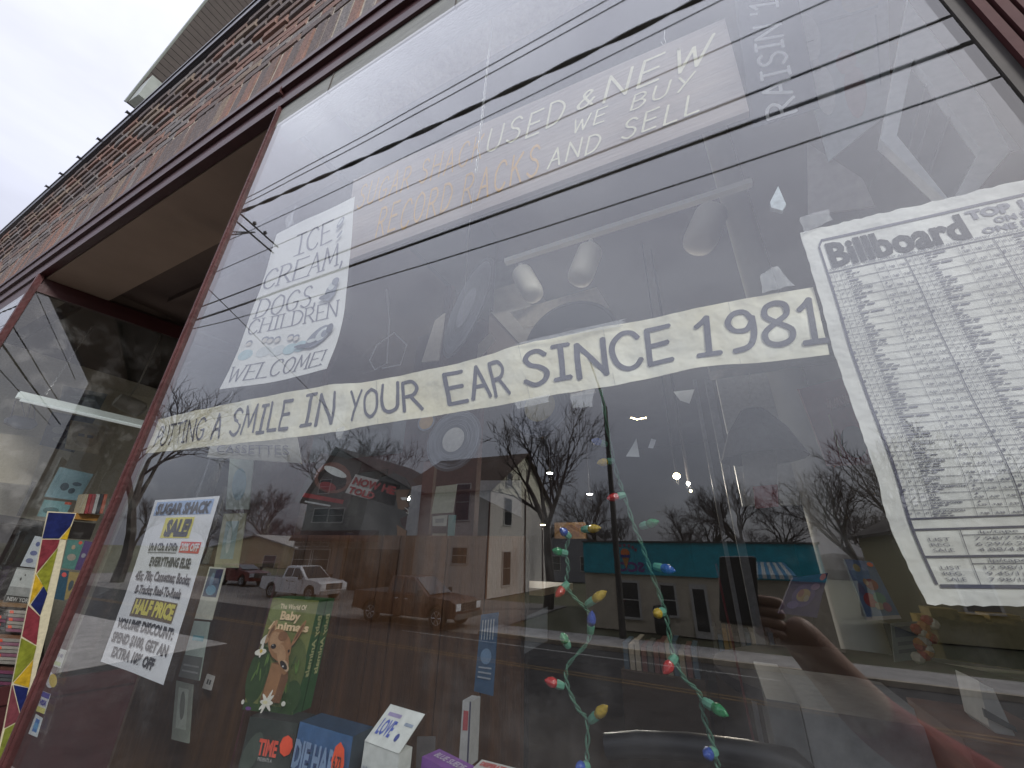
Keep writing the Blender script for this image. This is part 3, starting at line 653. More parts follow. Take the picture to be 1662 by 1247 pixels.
for nm, c, r_, cc, yy in [('white_circle', (81, 1104), (7.5, 13), (.70, .69, .72), .0082), ('yellow_circle', (86, 1105), (6.5, 11), (.74, .56, .12), .0080)]:
    s_ = Sheet([[(c[0] - r_[0], c[1] - r_[1]), (c[0] + r_[0], c[1] - r_[1])], [(c[0] - r_[0], c[1] + r_[1]), (c[0] + r_[0], c[1] + r_[1])]], yy)
    b = MB(); b.slab([s_.pt(.5 + .5 * math.cos(t), .5 + .5 * math.sin(t)) for t in np.linspace(0, 2 * math.pi, 17)[:-1]], (0, 1, 0), .0001); b.build(nm, ink(cc), tb_)
t_, s_ = sticker([(70, 1122), (82, 1127), (72, 1159), (59, 1154)], 'VISA card sticker with blue band and yellow foot', [((.06, .07, .40), lambda s, m, o: s.rect(m, .0, .74, 1, 1, o)), ((.72, .66, .18), lambda s, m, o: s.rect(m, 0, 0, 1, .26, o))], (.72, .73, .74))
b = MB(); s_.put(b, font_faces('VISA', .05, .2), .1, .38, .24, width=.8, off=.001); b.build('lettering', ink((.06, .07, .40)), t_)
sticker([(58, 1159), (69, 1166), (60, 1197), (46, 1191)], 'white card sticker with a blue square, lowest beside the corner post', [((.04, .20, .55), lambda s, m, o: s.rect(m, .28, .2, .8, .85, o)), ((.12, .40, .72), lambda s, m, o: s.rect(m, .28, .35, .8, .65, o))], (.70, .75, .78))
def hangcard(name, label, cat, px, y, col, items=(), th=.002, frame=None):
    s_ = Sheet([[px[0], px[1]], [px[3], px[2]]], y) if not isinstance(px, Sheet) else px
    t_ = thing(name, label, cat, s_.pt(.5, 0)); b = MB(); s_.mesh(2, 2, th=th, mb=b); b.build('board', ink(col), t_)
    if items: art(s_, [(c, (lambda f: lambda m, o: f(s_, m, o))(f)) for c, f in items], t_, 'print')
    return t_, s_
R = lambda a, b, c, d: (lambda s, m, o: s.rect(m, a, b, c, d, o))
EL = lambda cx_, cy_, rx, ry, a=0: (lambda s, m, o: s.ell(m, (cx_, cy_), (rx, ry), o, 14, a))
PL = lambda *p: (lambda s, m, o: s.poly(m, list(p), o))
def words(t_, s_, items, col=BLACK):
    b = MB()
    for w_, u0, u1, v0, h, kw in items: s_.put(b, font_faces(w_, kw.get('b', .02), kw.get('s', 0)), u0, v0, h, width=u1 - u0, off=kw.get('o', .004), ang=kw.get('ang', 0))
    return b.build('lettering', ink(col), t_)
# cassettes sign behind the banner
t_, s_ = hangcard('card_sign', 'white card reading CASSETTES hanging below the left end of the banner', 'sign', [(348, 700), (478, 690), (489, 752), (336, 742)], .10, (.58, .58, .56))
words(t_, s_, [('CASSETTES', .12, .92, .18, .26, {'b': 0})], (.2, .2, .26))
# strip of cards against the corner
cards = [((377, 700, 416, 700, 404, 827, 366, 827), 'pale green card with a sketched figure, topmost of the strip', (.42, .48, .42), [((.25, .40, .45), EL(.5, .3, .3, .2))]),
 ((363, 834, 400, 833, 386, 922, 347, 921), 'olive framed card with a small turquoise statue picture', (.38, .38, .24), [((.30, .42, .40), R(.2, .15, .75, .85)), ((.55, .62, .58), EL(.45, .5, .1, .25))]),
 ((340, 920, 366, 922, 343, 1007, 316, 1004), 'cream card with a dark blue band photograph', (.66, .66, .56), [((.03, .06, .12), R(.08, .42, .92, .97)), ((.12, .30, .42), EL(.5, .55, .3, .1)), ((.10, .2, .3), EL(.4, .75, .12, .14))]),
 ((315, 1008, 340, 1010, 323, 1105, 290, 1098), 'grey green card with a turquoise stripe above small print', (.42, .50, .45), [((.14, .42, .48), R(.2, .65, .85, .74)), ((.12, .13, .12), R(0, 0, 1, .38)), ((.3, .3, .3), R(.1, .1, .9, .13)), ((.3, .3, .3), R(.1, .2, .9, .23))]),
 ((286, 1105, 313, 1112, 306, 1207, 278, 1200), 'dull grey sleeve card, lowest of the strip', (.22, .24, .20), [((.34, .37, .32), R(.2, .2, .8, .9)), ((.14, .15, .13), EL(.5, .6, .15, .25))])]
for c, lab, col, its in cards: hangcard('hanging_card', lab, 'card', [c[0:2], c[2:4], c[4:6], c[6:8]], .20, col, its)
t_, s_ = hangcard('price_tag', 'small white tag on the side panel', 'tag', [(336, 1094), (348, 1098), (342, 1121), (328, 1117)], .30, (.66, .64, .62), [((.1, .1, .1), R(.3, .35, .5, .7)), ((.1, .1, .1), R(.6, .35, .8, .7))])

# ================================================================== BOXES ON THE DISPLAY SHELF
ZS = 2.16
sh = MB(); sh.box((GX0 + .003, .03, ZS - .03), (GX1 + .05, .425, ZS - .002)); o = sh.build('display_shelf', mat('shelf_board', (.10, .07, .05), .5, .2, 9, .2)); tag(o, 'low wooden display shelf inside the large window', 'shelf')
def topbox(name, label, TL, TR, BRk, y, h, cols, zbot=None, cat='box'):
    a = at(*TL, y); z = a[2]; b = at(*TR, z, 2); c = at(*BRk, z, 2)
    ex = b - a; sd_ = c - b; wd = np.linalg.norm(ex); dp = np.linalg.norm(sd_)
    ex = ex / wd; pe = np.array([-ex[1], ex[0], 0]); dp = max(.02, min(abs(sd_ @ pe), .5))
    z0 = z - h if zbot is None else zbot
    t_ = thing(name, label, cat, (a[0], a[1], z0)); P_ = lambda i, j, k: a + ex * wd * i + pe * dp * j - np.array([0, 0, 1]) * (z - z0) * k
    mb = MB(); mb.cur = 0
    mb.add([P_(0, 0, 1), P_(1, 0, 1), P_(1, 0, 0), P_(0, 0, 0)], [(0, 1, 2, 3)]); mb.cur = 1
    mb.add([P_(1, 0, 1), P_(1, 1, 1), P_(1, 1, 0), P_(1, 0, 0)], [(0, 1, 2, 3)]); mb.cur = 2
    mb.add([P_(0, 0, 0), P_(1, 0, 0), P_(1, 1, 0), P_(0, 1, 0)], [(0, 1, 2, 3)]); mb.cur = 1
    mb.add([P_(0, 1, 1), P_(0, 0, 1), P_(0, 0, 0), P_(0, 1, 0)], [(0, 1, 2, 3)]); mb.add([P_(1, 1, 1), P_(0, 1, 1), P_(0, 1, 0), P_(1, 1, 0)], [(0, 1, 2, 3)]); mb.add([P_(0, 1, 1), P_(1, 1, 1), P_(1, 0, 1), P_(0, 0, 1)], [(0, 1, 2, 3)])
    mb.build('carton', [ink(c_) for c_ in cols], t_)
    print(label[:30], 'w %.3f d %.3f h %.3f z %.3f y %.2f' % (wd, dp, z - z0, z, a[1]))
    F = Sheet([[P_(0, 0, 0), P_(1, 0, 0)], [P_(0, 0, 1), P_(1, 0, 1)]]); Sd = Sheet([[P_(1, 0, 0), P_(1, 1, 0)], [P_(1, 0, 1), P_(1, 1, 1)]]); Tp = Sheet([[P_(0, 1, 0), P_(1, 1, 0)], [P_(0, 0, 0), P_(1, 0, 0)]])
    return t_, F, Sd, Tp, P_
def A(s_, items, t_, name='print'): return art(s_, [(c, (lambda f: lambda m, o: f(s_, m, o))(f)) for c, f in items], t_, name)
# baby animals box
a = at(394, 1151, .21); b = at(474, 1163, a[2], 2); c = at(500, 1150, a[2], 2); tl = at(442, 978, a[1])
hh = .195; ex = b - a; wd = np.linalg.norm(ex); ex /= wd; pe = np.array([-ex[1], ex[0], 0]); dp = .05
t_ = thing('video_box', 'green box reading The World Of Baby Animals with fawn picture, on the black box', 'box', a)
P_ = lambda i, j, k: a + ex * wd * i + pe * dp * j + np.array([0, 0, 1]) * hh * k + np.array([.012 * k, .0, 0])
mb = MB(); mb.add([P_(0, 0, 0), P_(1, 0, 0), P_(1, 1, 0), P_(0, 1, 0), P_(0, 0, 1), P_(1, 0, 1), P_(1, 1, 1), P_(0, 1, 1)], [(0, 3, 2, 1), (4, 5, 6, 7), (0, 1, 5, 4), (1, 2, 6, 5), (2, 3, 7, 6), (3, 0, 4, 7)])
mb.build('carton', mat('box_green', (.035, .12, .04), .35, .2, 20), t_)
print('baby', wd, hh, a, 'tl want', tl)
F = Sheet([[P_(0, 0, 1), P_(1, 0, 1)], [P_(0, 0, 0), P_(1, 0, 0)]]); Sd = Sheet([[P_(1, 0, 1), P_(1, 1, 1)], [P_(1, 0, 0), P_(1, 1, 0)]])
fur, fur2, furd, ol, dkg, wht = (.34, .17, .08), (.46, .27, .15), (.17, .08, .04), (.17, .19, .06), (.03, .07, .02), (.78, .76, .70)
its = [(ol, R(.0, .0, 1, 1)), (dkg, EL(.12, .3, .22, .25)), ((.10, .13, .04), EL(.75, .35, .3, .3)), (dkg, EL(.9, .15, .18, .14)), ((.22, .26, .10), EL(.3, .85, .3, .1)), (dkg, R(0, 0, 1, .06))]
rr = random.Random(3)
for k_ in range(26): its.append(((.12, .22, .05) if k_ % 2 else (.05, .10, .03), (lambda x, y, a_: EL(x, y, .015, .06, a_))(rr.uniform(.05, .95), rr.uniform(.05, .45), rr.uniform(-.6, .6))))
its += [(wht, EL(.13, .62, .10, .035, .4)), (wht, EL(.10, .50, .12, .03, .1)), (wht, EL(.11, .52, .03, .07)), ((.7, .5, .1), EL(.11, .51, .03, .018))]
its += [(furd, PL((.35, .1), (.75, .1), (.8, .3), (.72, .45), (.4, .42))), (fur, PL((.38, .12), (.62, .12), (.66, .4), (.4, .42))), (fur2, EL(.22, .69, .13, .05, 1.0)), (furd, EL(.23, .69, .07, .032, 1.0)), (fur, EL(.80, .70, .15, .035, .9)), (furd, EL(.8, .70, .1, .018, .9)),
        (fur, EL(.47, .58, .27, .13, -.25)), (fur2, EL(.40, .60, .17, .085, -.3)), (fur, EL(.62, .47, .18, .085, -.75)), (fur2, EL(.56, .5, .12, .07, -.6)), ((.24, .11, .05), EL(.5, .66, .1, .045)), ((.55, .38, .25), EL(.70, .41, .09, .035, -.4)), ((.02, .015, .015), EL(.36, .565, .055, .022)), ((.5, .5, .5), EL(.345, .575, .012, .006)), ((.02, .015, .015), EL(.665, .415, .09, .026, -.3)), ((.6, .6, .6), EL(.66, .405, .02, .008)), ((.02, .015, .015), EL(.70, .54, .02, .014))]
its += [(wht, (lambda x, y, a_: EL(x, y, .13, .022, a_))(.52, .10, a_)) for a_ in (-.5, 0, .5, 1.0)] + [((.75, .7, .45), EL(.5, .10, .05, .015)), ((.15, .06, .25), EL(.2, .035, .06, .015)), (wht, EL(.86, .11, .04, .02)), (wht, EL(.06, .08, .03, .02))]
A(F, its, t_, 'fawn_picture')
words(t_, F, [('The World Of', .24, .80, .905, .045, {'b': .02})], (.78, .66, .45)); words(t_, F, [('Baby', .30, .72, .805, .075, {'b': .04}), ('Animals', .10, .95, .71, .07, {'b': .04})], (.80, .60, .38))
A(Sd, [((.01, .05, .015), R(.47, 0, .53, 1))], t_, 'slip_gap')
words(t_, Sd, [('Baby Animals', .42, .60 + .18, .30, .10 * .0 + .14, {'b': .02, 'ang': 90})], (.45, .48, .22)) if False else None
b_ = MB()
for u_ in (.38, .88):
    vs, fs, w_ = font_faces('Baby Animals', .03); b_.add([Sd.pt(u_ - y_ * .22, .85 - x_ * .55 / w_, .001) for x_, y_ in vs], fs)
b_.build('spine_lettering', ink((.5, .52, .25)), t_)
# black box
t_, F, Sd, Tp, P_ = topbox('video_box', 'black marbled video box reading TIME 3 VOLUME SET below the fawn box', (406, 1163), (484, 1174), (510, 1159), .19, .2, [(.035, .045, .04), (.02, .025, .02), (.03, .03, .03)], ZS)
A(F, [((.07, .09, .075), EL(.2, .8, .2, .1, .4)), ((.06, .08, .07), EL(.75, .55, .18, .12, .9)), ((.65, .65, .62), EL(.5, .66, .46, .035)), ((.65, .65, .62), R(.15, .625, .85, .695)), ((.6, .6, .56), R(.12, .25, .72, .52))], t_)
words(t_, F, [('TIME', .34, .72, .80, .085, {'b': .04})], (.75, .10, .06)); words(t_, F, [('PRESENTS A', .38, .66, .765, .02, {'b': 0})], (.5, .5, .5)); words(t_, F, [('3 VOLUME SET', .12, .88, .64, .04, {'b': 0, 's': .3})], (.1, .1, .1))
A(F, [((.95, .10, .04), lambda s, m, o: s.ell(m, (.88, .87), (.13, .06), .004, 8))], t_, 'price_sticker')
# blue box
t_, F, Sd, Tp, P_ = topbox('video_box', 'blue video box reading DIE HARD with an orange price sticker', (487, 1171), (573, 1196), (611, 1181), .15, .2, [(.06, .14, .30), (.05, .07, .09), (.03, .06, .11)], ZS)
words(t_, F, [('DIE HARD', .05, .96, .80, .115, {'b': .05, 's': .05})], (.05, .09, .22))
b_ = MB(); F.put(b_, font_faces('DIE HARD', .04, .05), .035, .81, .115, width=.91, off=.005); b_.build('raised_lettering', ink((.22, .32, .50)), t_)
A(F, [((.03, .05, .12), R(.12, .05, .72, .60)), ((.35, .42, .5), R(.15, .05, .69, .57)), ((.22, .03, .05), R(.18, .05, .66, .54)), ((.35, .07, .09), EL(.35, .4, .12, .1, .5)), ((.08, .02, .03), EL(.5, .3, .12, .12)), ((.5, .3, .28), EL(.55, .42, .1, .06, .7))], t_)
A(F, [((.95, .12, .05), lambda s, m, o: s.ell(m, (.86, .89), (.11, .085), .0065, 8)), ((.15, .95, .12), lambda s, m, o: s.poly(m, [(.76, .58), (.93, .62), (.92, .73), (.75, .70)], .0065))], t_, 'price_sticker')
words(t_, F, [('6.73', .79, .92, .865, .05, {'o': .0075}), ('Comedy', .775, .91, .635, .05, {'o': .0075})], (.05, .05, .05))
# white box with open flap
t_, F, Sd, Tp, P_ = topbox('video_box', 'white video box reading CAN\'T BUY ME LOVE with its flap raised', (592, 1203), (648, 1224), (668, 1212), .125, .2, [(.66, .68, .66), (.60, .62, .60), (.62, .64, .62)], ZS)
words(t_, F, [("CAN'T BUY ME", .05, .97, .58, .18, {'b': .03})], (.07, .08, .35)); words(t_, F, [('MONEY CAN BUY POPULARITY BUT IT', .08, .95, .88, .04, {'b': .02})], (.25, .28, .35))
A(Sd, [((.06, .08, .30), EL(.5, .5, .2, .09))], t_, 'emblem')
h1, h2 = P_(0, 0, 0), P_(1, 0, 0); up = np.array([.012, .02, .028])
Fl = Sheet([[h1 + up * 1.35, h2 + up * 1.35], [h1 + np.array([0, -.001, .0005]), h2 + np.array([0, -.001, .0005])]]); b_ = MB(); Fl.mesh(1, 1, th=.001, mb=b_); b_.build('flap', ink((.68, .70, .68)), t_)
words(t_, Fl, [('LOVE', .12, .52, .25, .38, {'b': .03, 'o': .0008})], (.10, .14, .5)); A(Fl, [((.35, .3, .5), R(.12, .72, .5, .82)), ((.06, .08, .3), EL(.72, .3, .05, .1)), ((.3, .35, .45), R(.7, .6, .93, .68))], t_, 'flap_print')
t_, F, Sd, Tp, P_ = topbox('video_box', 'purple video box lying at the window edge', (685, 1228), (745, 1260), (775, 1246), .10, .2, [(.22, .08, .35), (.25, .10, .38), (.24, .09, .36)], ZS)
words(t_, Tp, [('BLUE SUEDE', .15, .9, .35, .35, {'b': .02, 'o': .001})], (.6, .55, .65))
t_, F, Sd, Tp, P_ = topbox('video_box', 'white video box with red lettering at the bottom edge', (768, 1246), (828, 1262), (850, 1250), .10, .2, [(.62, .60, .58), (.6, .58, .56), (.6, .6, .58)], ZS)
words(t_, Tp, [('DESPERATELY', .1, .9, .3, .4, {'b': .03, 'o': .001})], (.6, .05, .05))
# ================================================================== SHOP INTERIOR SHELL
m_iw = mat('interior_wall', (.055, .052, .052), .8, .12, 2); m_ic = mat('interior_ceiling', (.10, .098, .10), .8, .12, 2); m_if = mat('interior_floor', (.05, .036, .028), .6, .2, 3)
def sbox(name, a, b, m, label=None, cat=None):
    o = MB(); o.box(a, b); o = o.build(name, m); return struct(o) if label is None else tag(o, label, cat)
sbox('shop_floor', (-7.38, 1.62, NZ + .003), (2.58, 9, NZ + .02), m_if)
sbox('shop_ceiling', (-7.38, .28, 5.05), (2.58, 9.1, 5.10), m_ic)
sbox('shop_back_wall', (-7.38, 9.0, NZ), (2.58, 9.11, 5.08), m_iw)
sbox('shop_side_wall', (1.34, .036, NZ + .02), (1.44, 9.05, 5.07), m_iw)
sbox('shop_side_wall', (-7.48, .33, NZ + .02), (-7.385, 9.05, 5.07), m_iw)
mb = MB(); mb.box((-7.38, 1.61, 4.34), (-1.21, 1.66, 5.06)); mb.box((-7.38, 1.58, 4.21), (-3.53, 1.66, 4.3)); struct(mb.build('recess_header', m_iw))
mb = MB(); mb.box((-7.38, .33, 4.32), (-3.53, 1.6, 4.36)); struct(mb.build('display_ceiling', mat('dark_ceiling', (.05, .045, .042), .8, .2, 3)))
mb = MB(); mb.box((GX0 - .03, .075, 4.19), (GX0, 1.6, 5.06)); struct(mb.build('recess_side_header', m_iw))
# wood panelling behind the display
m_wood = mat('walnut_panelling', (.115, .055, .026), .42, .5, 3, .25, bscale=18, col2=(.045, .021, .010), stretch=(14, 14, .8), detail=8)
wp = thing('wood_panelling', 'dark walnut grooved panelling forming the low back of the window display', 'panel', (-.8, .43, ZS))
x = GX0 + .012; wi = [.098, .172, .125, .06, .15, .11, .115]; i = 0
while x < -.39:
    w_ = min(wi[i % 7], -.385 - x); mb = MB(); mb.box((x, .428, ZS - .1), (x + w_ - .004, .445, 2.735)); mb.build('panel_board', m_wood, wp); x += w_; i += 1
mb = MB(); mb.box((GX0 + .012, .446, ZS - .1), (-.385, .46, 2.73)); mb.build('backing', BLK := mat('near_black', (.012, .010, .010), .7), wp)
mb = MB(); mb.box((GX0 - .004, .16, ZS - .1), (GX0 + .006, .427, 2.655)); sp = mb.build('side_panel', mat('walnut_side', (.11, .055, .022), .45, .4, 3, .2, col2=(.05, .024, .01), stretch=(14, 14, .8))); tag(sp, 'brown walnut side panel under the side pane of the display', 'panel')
m_glow = mat('warm_lamp_glow', (1, .78, .42), .5, .0, emit=14); m_glow2 = mat('cool_lamp_glow', (1, .95, .85), .5, .0, emit=9)
m_wmet = mat('white_enamel', (.72, .71, .64), .4, .06, 8)
# painted board
bd = Sheet([[(574, 290), (1176, 30)], [(560, 428), (1216, 165)]], .5)
c0 = at(574, 292, .13); c1 = at(1176, 30, .13); c2 = at(1216, 180, .13); c3 = at(557, 425, .13)
bd = Sheet([[tuple(c0), tuple(c1)], [tuple(c3), tuple(c2)]])
bt_ = thing('painted_board', 'long wooden board hand painted SUGAR SHACK RECORD RACKS USED & NEW WE BUY AND SELL', 'sign', bd.pt(.5, 0))
b = MB(); bd.mesh(60, 12, th=.012, mb=b); b.build('board', mat('board_wood', (.40, .33, .30), .7, .25, 3, .3, col2=(.30, .26, .25), stretch=(1, 1, 9)), bt_)
mo = MB(); mc = MB()
for m_, t_, u0, u1, v0, h, th in [(mo, 'SUGAR SHACK', .03, .455, .56, .28, .10), (mo, 'RECORD RACKS', .12, .60, .13, .30, .10), (mc, 'USED', .47, .665, .60, .26, .09), (mc, '&', .70, .735, .66, .17, .11), (mc, 'NEW', .76, .955, .62, .26, .09), (mc, 'WE', .685, .755, .42, .14, .10), (mc, 'BUY', .81, .92, .42, .14, .10), (mc, 'AND', .625, .735, .16, .17, .10), (mc, 'SELL', .785, .925, .16, .17, .10)]:
    bd.put(m_, stroke_faces(t_, th * 1.0, gap=3.4, jit=.5, slant=.28, seed=5), u0, v0, h, width=u1 - u0, off=.0012)
mo.build('orange_lettering', ink((.62, .36, .10)), bt_); mc.build('cream_lettering', ink((.80, .76, .58)), bt_)
def cord(name, label, cat, pts, r, col, **kw):
    b = MB(); b.tube(pts, r, 4); return tag(b.build(name, ink(col)), label, cat, **kw)
def chain(name, label, pts, px_r=.004, n=40, col=(.6, .6, .58), group=None):
    P0 = [np.array(p) for p in pts]; b = MB(); L = np.linalg.norm(P0[1] - P0[0]); n = int(L / .016)
    for i in range(n):
        c = P0[0] + (P0[1] - P0[0]) * (i + .5) / n; d = (P0[1] - P0[0]) / L; s_ = np.array([1, 0, 0]) if i % 2 else np.array([0, 1, 0])
        loop = [c + d * .0105 * math.cos(t) + s_ * px_r * math.sin(t) for t in np.linspace(0, 2 * math.pi, 9)]; b.tube(loop, .0011, 3, cap=False)
    return tag(b.build(name, mat('chain_metal', col, .35, .1, 20, metal=.6)), label, 'chain', group)
chain('hanging_chain', 'bright link chain hanging down in front of the painted board', (at(806, -30, .09), at(773, 280, .09)), .0028)
cord('hanging_thread', 'thin white thread continuing below the chain to the big record', 'thread', [at(773, 280, .09), at(760, 380, .16), at(752, 520, .36)], .0006, (.75, .75, .75))
cord('hanging_hook', 'small wire hook above the letter W of the painted board', 'hook', [at(1079, 50, .10), at(1078, 62, .10), at(1081, 70, .10), at(1076, 73, .10), at(1073, 68, .10)], .0006, (.75, .76, .78))
# records
m_vin = mat('black_vinyl', (.020, .021, .028), .42, .2, 30, spec=.6)
def record(label, c, nrm, R_, lab_col, lab_r=.33, group=None, rings=True, mt=None):
    c = np.array(c, float); n = np.array(nrm, float); n /= np.linalg.norm(n); t_ = thing('vinyl_record', label, 'record', c, group)
    b = MB(); b.lathe([(R_, -.001), (R_, .001), (R_ * .94, .0016), (R_ * .93, .0010), (lab_r * R_ * 1.15, .0012), (lab_r * R_ * 1.1, .0012)], c, n, 40); b.build('disc', mt or m_vin, t_)
    b = MB(); b.lathe([(lab_r * R_, .0013), (lab_r * R_, .0022), (.004, .0024)], c, n, 28); b.build('label', ink(lab_col), t_)
    if rings:
        b = MB(); m_ = mat('painted_sheen', (.26, .28, .34), .3, .1)  # paler rings put the grey sheen of the vinyl into their colour
        for q in (.5, .56, .66, .8, .9): b.lathe([(R_ * q, .00125), (R_ * q + .0012, .0019), (R_ * q + .0028, .00125)], c, n, 40)
        stuff(b.build('sheen_bands', m_, t_))
    return t_
record('large black record hanging edge turned, left of the spot lamps', at(757, 500, .40), (-.52, -.83, .12), .165, (.42, .44, .52), .40)
record('huge black record mostly hidden behind the banner under the spot lamps', at(925, 556, .42), (0, -1, .05), .128, (.02, .02, .025), .34, rings=False, mt=mat('dull_vinyl', (.012, .012, .015), .8, spec=.1))
record('small record with a white label hanging under the banner', at(736, 714, .62), (0, -1, .1), .108, (.62, .62, .60), .40, mt=mat('grey_vinyl', (.10, .10, .12), .4))
record('small record with a pale yellow label half hidden by the banner', at(876, 660, .6), (0, -1, .1), .10, (.55, .50, .32), .5, mt=mat('grey_vinyl', (.1, .1, .12), .4))
record('small orange labelled record just under the banner', at(692, 685, .62), (.1, -1, .1), .035, (.55, .36, .16), .8)
# card panels behind the records
for lab, px, y, c in [('tan cardboard panel above the huge record', [(828, 507), (968, 466), (988, 498), (850, 533)], .55, (.46, .40, .32)), ('tan cardboard panel left of the hanging record', [(706, 520), (722, 508), (712, 585), (684, 588)], .45, (.42, .38, .33)), ('tan cardboard flap right of the hanging record', [(776, 560), (796, 540), (804, 552), (774, 586)], .45, (.42, .36, .30))]:
    hangcard('cardboard_sheet', lab, 'panel', px, y, c, th=.004)
# ceiling bulkhead seen high up
mb = MB(); q = [at(640, 400, 4.6, 2), at(700, 400, 4.6, 2)]
mb.box((-3.3, 1.7, 4.6), (-2.0, 3.6, 5.04)); mb.box((-1.6, 1.9, 4.75), (-1.15, 4.5, 5.04)); o = mb.build('ceiling_duct', mat('duct_paint', (.34, .33, .32), .6)); tag(o, 'boxed ceiling ducts deep inside the shop', 'duct')
cord('hanging_cable', 'white looped cable hanging behind the ice cream sign', 'cable', [at(*p, .7) for p in [(628, 470), (632, 520), (628, 590), (608, 600), (600, 585), (612, 560), (640, 540), (660, 560), (650, 592), (620, 598)]], .003, (.55, .56, .58))
# track lights
tr_ = thing('track_light', 'white ceiling track with three cylindrical spot lamps', 'lamp', at(1000, 370, .55))
b = MB(); a_, c_ = at(820, 437, .55), at(1218, 291, .55); b.box((a_[0], .54, (a_[2] + c_[2]) / 2), (c_[0], .56, (a_[2] + c_[2]) / 2 + .018)); b.build('track', m_wmet, tr_)
m_spot = mat('spot_enamel', (.80, .77, .66), .45, .05)
for (tx_, ty_), (bx, by), r_ in [((845, 440), (868, 482), .055), ((960, 402), (938, 458), .06), ((1157, 342), (1131, 402), .067)]:
    r_ *= .66; p0 = at(tx_, ty_, .55); p1 = at(bx, by, .52); d = (p1 - p0); L = np.linalg.norm(d); d /= L
    mb = MB(); mb.lathe([(.01, 0), (r_ * .75, .006), (r_, .02), (r_, L - .03), (r_ * .9, L - .012), (r_ * .6, L - .002), (.005, L)], p0, d, 20); mb.build('lamp_can', m_spot, tr_, True)
    mb = MB(); mb.tube([p0 + np.array([0, 0, .03]), p0], .008, 6); mb.build('stem', m_wmet, tr_)
# right-hand wall things behind glass
t_, s_ = hangcard('painted_banner', 'tall black banner painted in white letters RAISIN 1959', 'banner', [(1188, -30), (1288, -40), (1330, 175), (1222, 208)], .17, (.035, .035, .05))
b = MB()
vs, fs, w_ = stroke_faces("RAISIN '1959".replace('9"', '9'), .12, gap=2.2, jit=.4, seed=3)
lf_ = {i: (n % 16) * .00004 for n, f in enumerate(fs) for i in f}; b.add([s_.pt(.66 - y_ * .42, .02 + x_ * 1.1 / w_, .001 + lf_[i]) for i, (x_, y_) in enumerate(vs)], fs); b.build('lettering', ink((.88, .88, .88)), t_)
t_, s_ = hangcard('cartoon_poster', 'pale poster with speech shapes and pink figures high at the right', 'poster', [(1272, 0), (1440, -40), (1446, 180), (1345, 262)], .22, (.52, .56, .58), [((.86, .86, .84), EL(.15, .70, .13, .17)), ((.86, .86, .84), EL(.18, .35, .13, .15)), ((.45, .42, .40), R(.1, .66, .2, .665)), ((.62, .62, .6), R(.12, .46, .2, .54)), ((.5, .36, .36), EL(.55, .25, .14, .16)), ((.46, .52, .48), EL(.72, .5, .12, .12)), ((.52, .40, .40), EL(.5, .45, .12, .08)), ((.58, .57, .5), EL(.75, .85, .2, .1)), ((.3, .34, .38), R(.3, .75, .9, .77)), ((.3, .34, .38), R(.86, .2, .88, .7))])
hangcard('paper_sheet', 'plain pinkish sheet below the cartoon poster', 'paper', [(1310, 232), (1400, 290), (1420, 335), (1312, 350)], .23, (.38, .34, .32))
fo = [at(*p, .13) for p in [(1478, -20), (1650, 232), (1556, 345), (1430, 228)]]; fi = [at(*p, .13) for p in [(1482, 95), (1592, 242), (1545, 330), (1456, 220)]]
hangcard('pale_board', 'pale bluish board edge behind the white frame at the top right', 'board', [(1478, -45), (1556, -45), (1672, 236), (1641, 246)], .10, (.55, .58, .60))
fm = thing('picture_frame', 'large white frame around a dark picture tilted at the top right', 'frame', fo[3]); mb = MB()
for i in range(4):
    j = (i + 1) % 4; mb.slab([fo[i], fo[j], fi[j], fi[i]], (0, 1, 0), .015)
mb.build('frame', ink((.88, .92, .92)), fm); mb = MB(); mb.slab([p + np.array([0, .012, 0]) for p in fi], (0, 1, 0), .008); mb.build('picture', ink((.05, .06, .075)), fm)
mb = MB()
for q in (.25, .4, .62): mb.tube([fi[0] * (1 - q) + fi[1] * q + np.array([0, .009, 0]), fi[3] * (1 - q) + fi[2] * q + np.array([0, .009, 0])], .0015, 4)
mb.build('picture_streak', ink((.14, .16, .18)), fm)
# suncatchers and paper scraps
mb = MB(); mb.slab([at(*p, .05) for p in [(1263, 302), (1276, 332), (1270, 342), (1252, 337), (1250, 328)]], (0, 1, 0), .006); tag(mb.build('crystal_prism', mat('crystal', (.60, .68, .72), .1, .3, 90, spec=1)), 'small glass prism hanging near the spot lamps', 'ornament')
for lab, px, c in [('white torn paper scrap on the dark background left of the post', [(1093, 636), (1127, 632), (1119, 655), (1104, 650)], (.66, .68, .70)), ('small pale triangle ornament with a lace edge', [(1033, 712), (1038, 742), (1016, 741), (1024, 728)], (.40, .42, .44)), ('pale curl of paper hanging under SINCE', [(1065, 714), (1060, 728), (1052, 727), (1057, 712)], (.40, .42, .45))]:
    hangcard('paper_scrap', lab, 'ornament', px, .08, c, th=.0005)
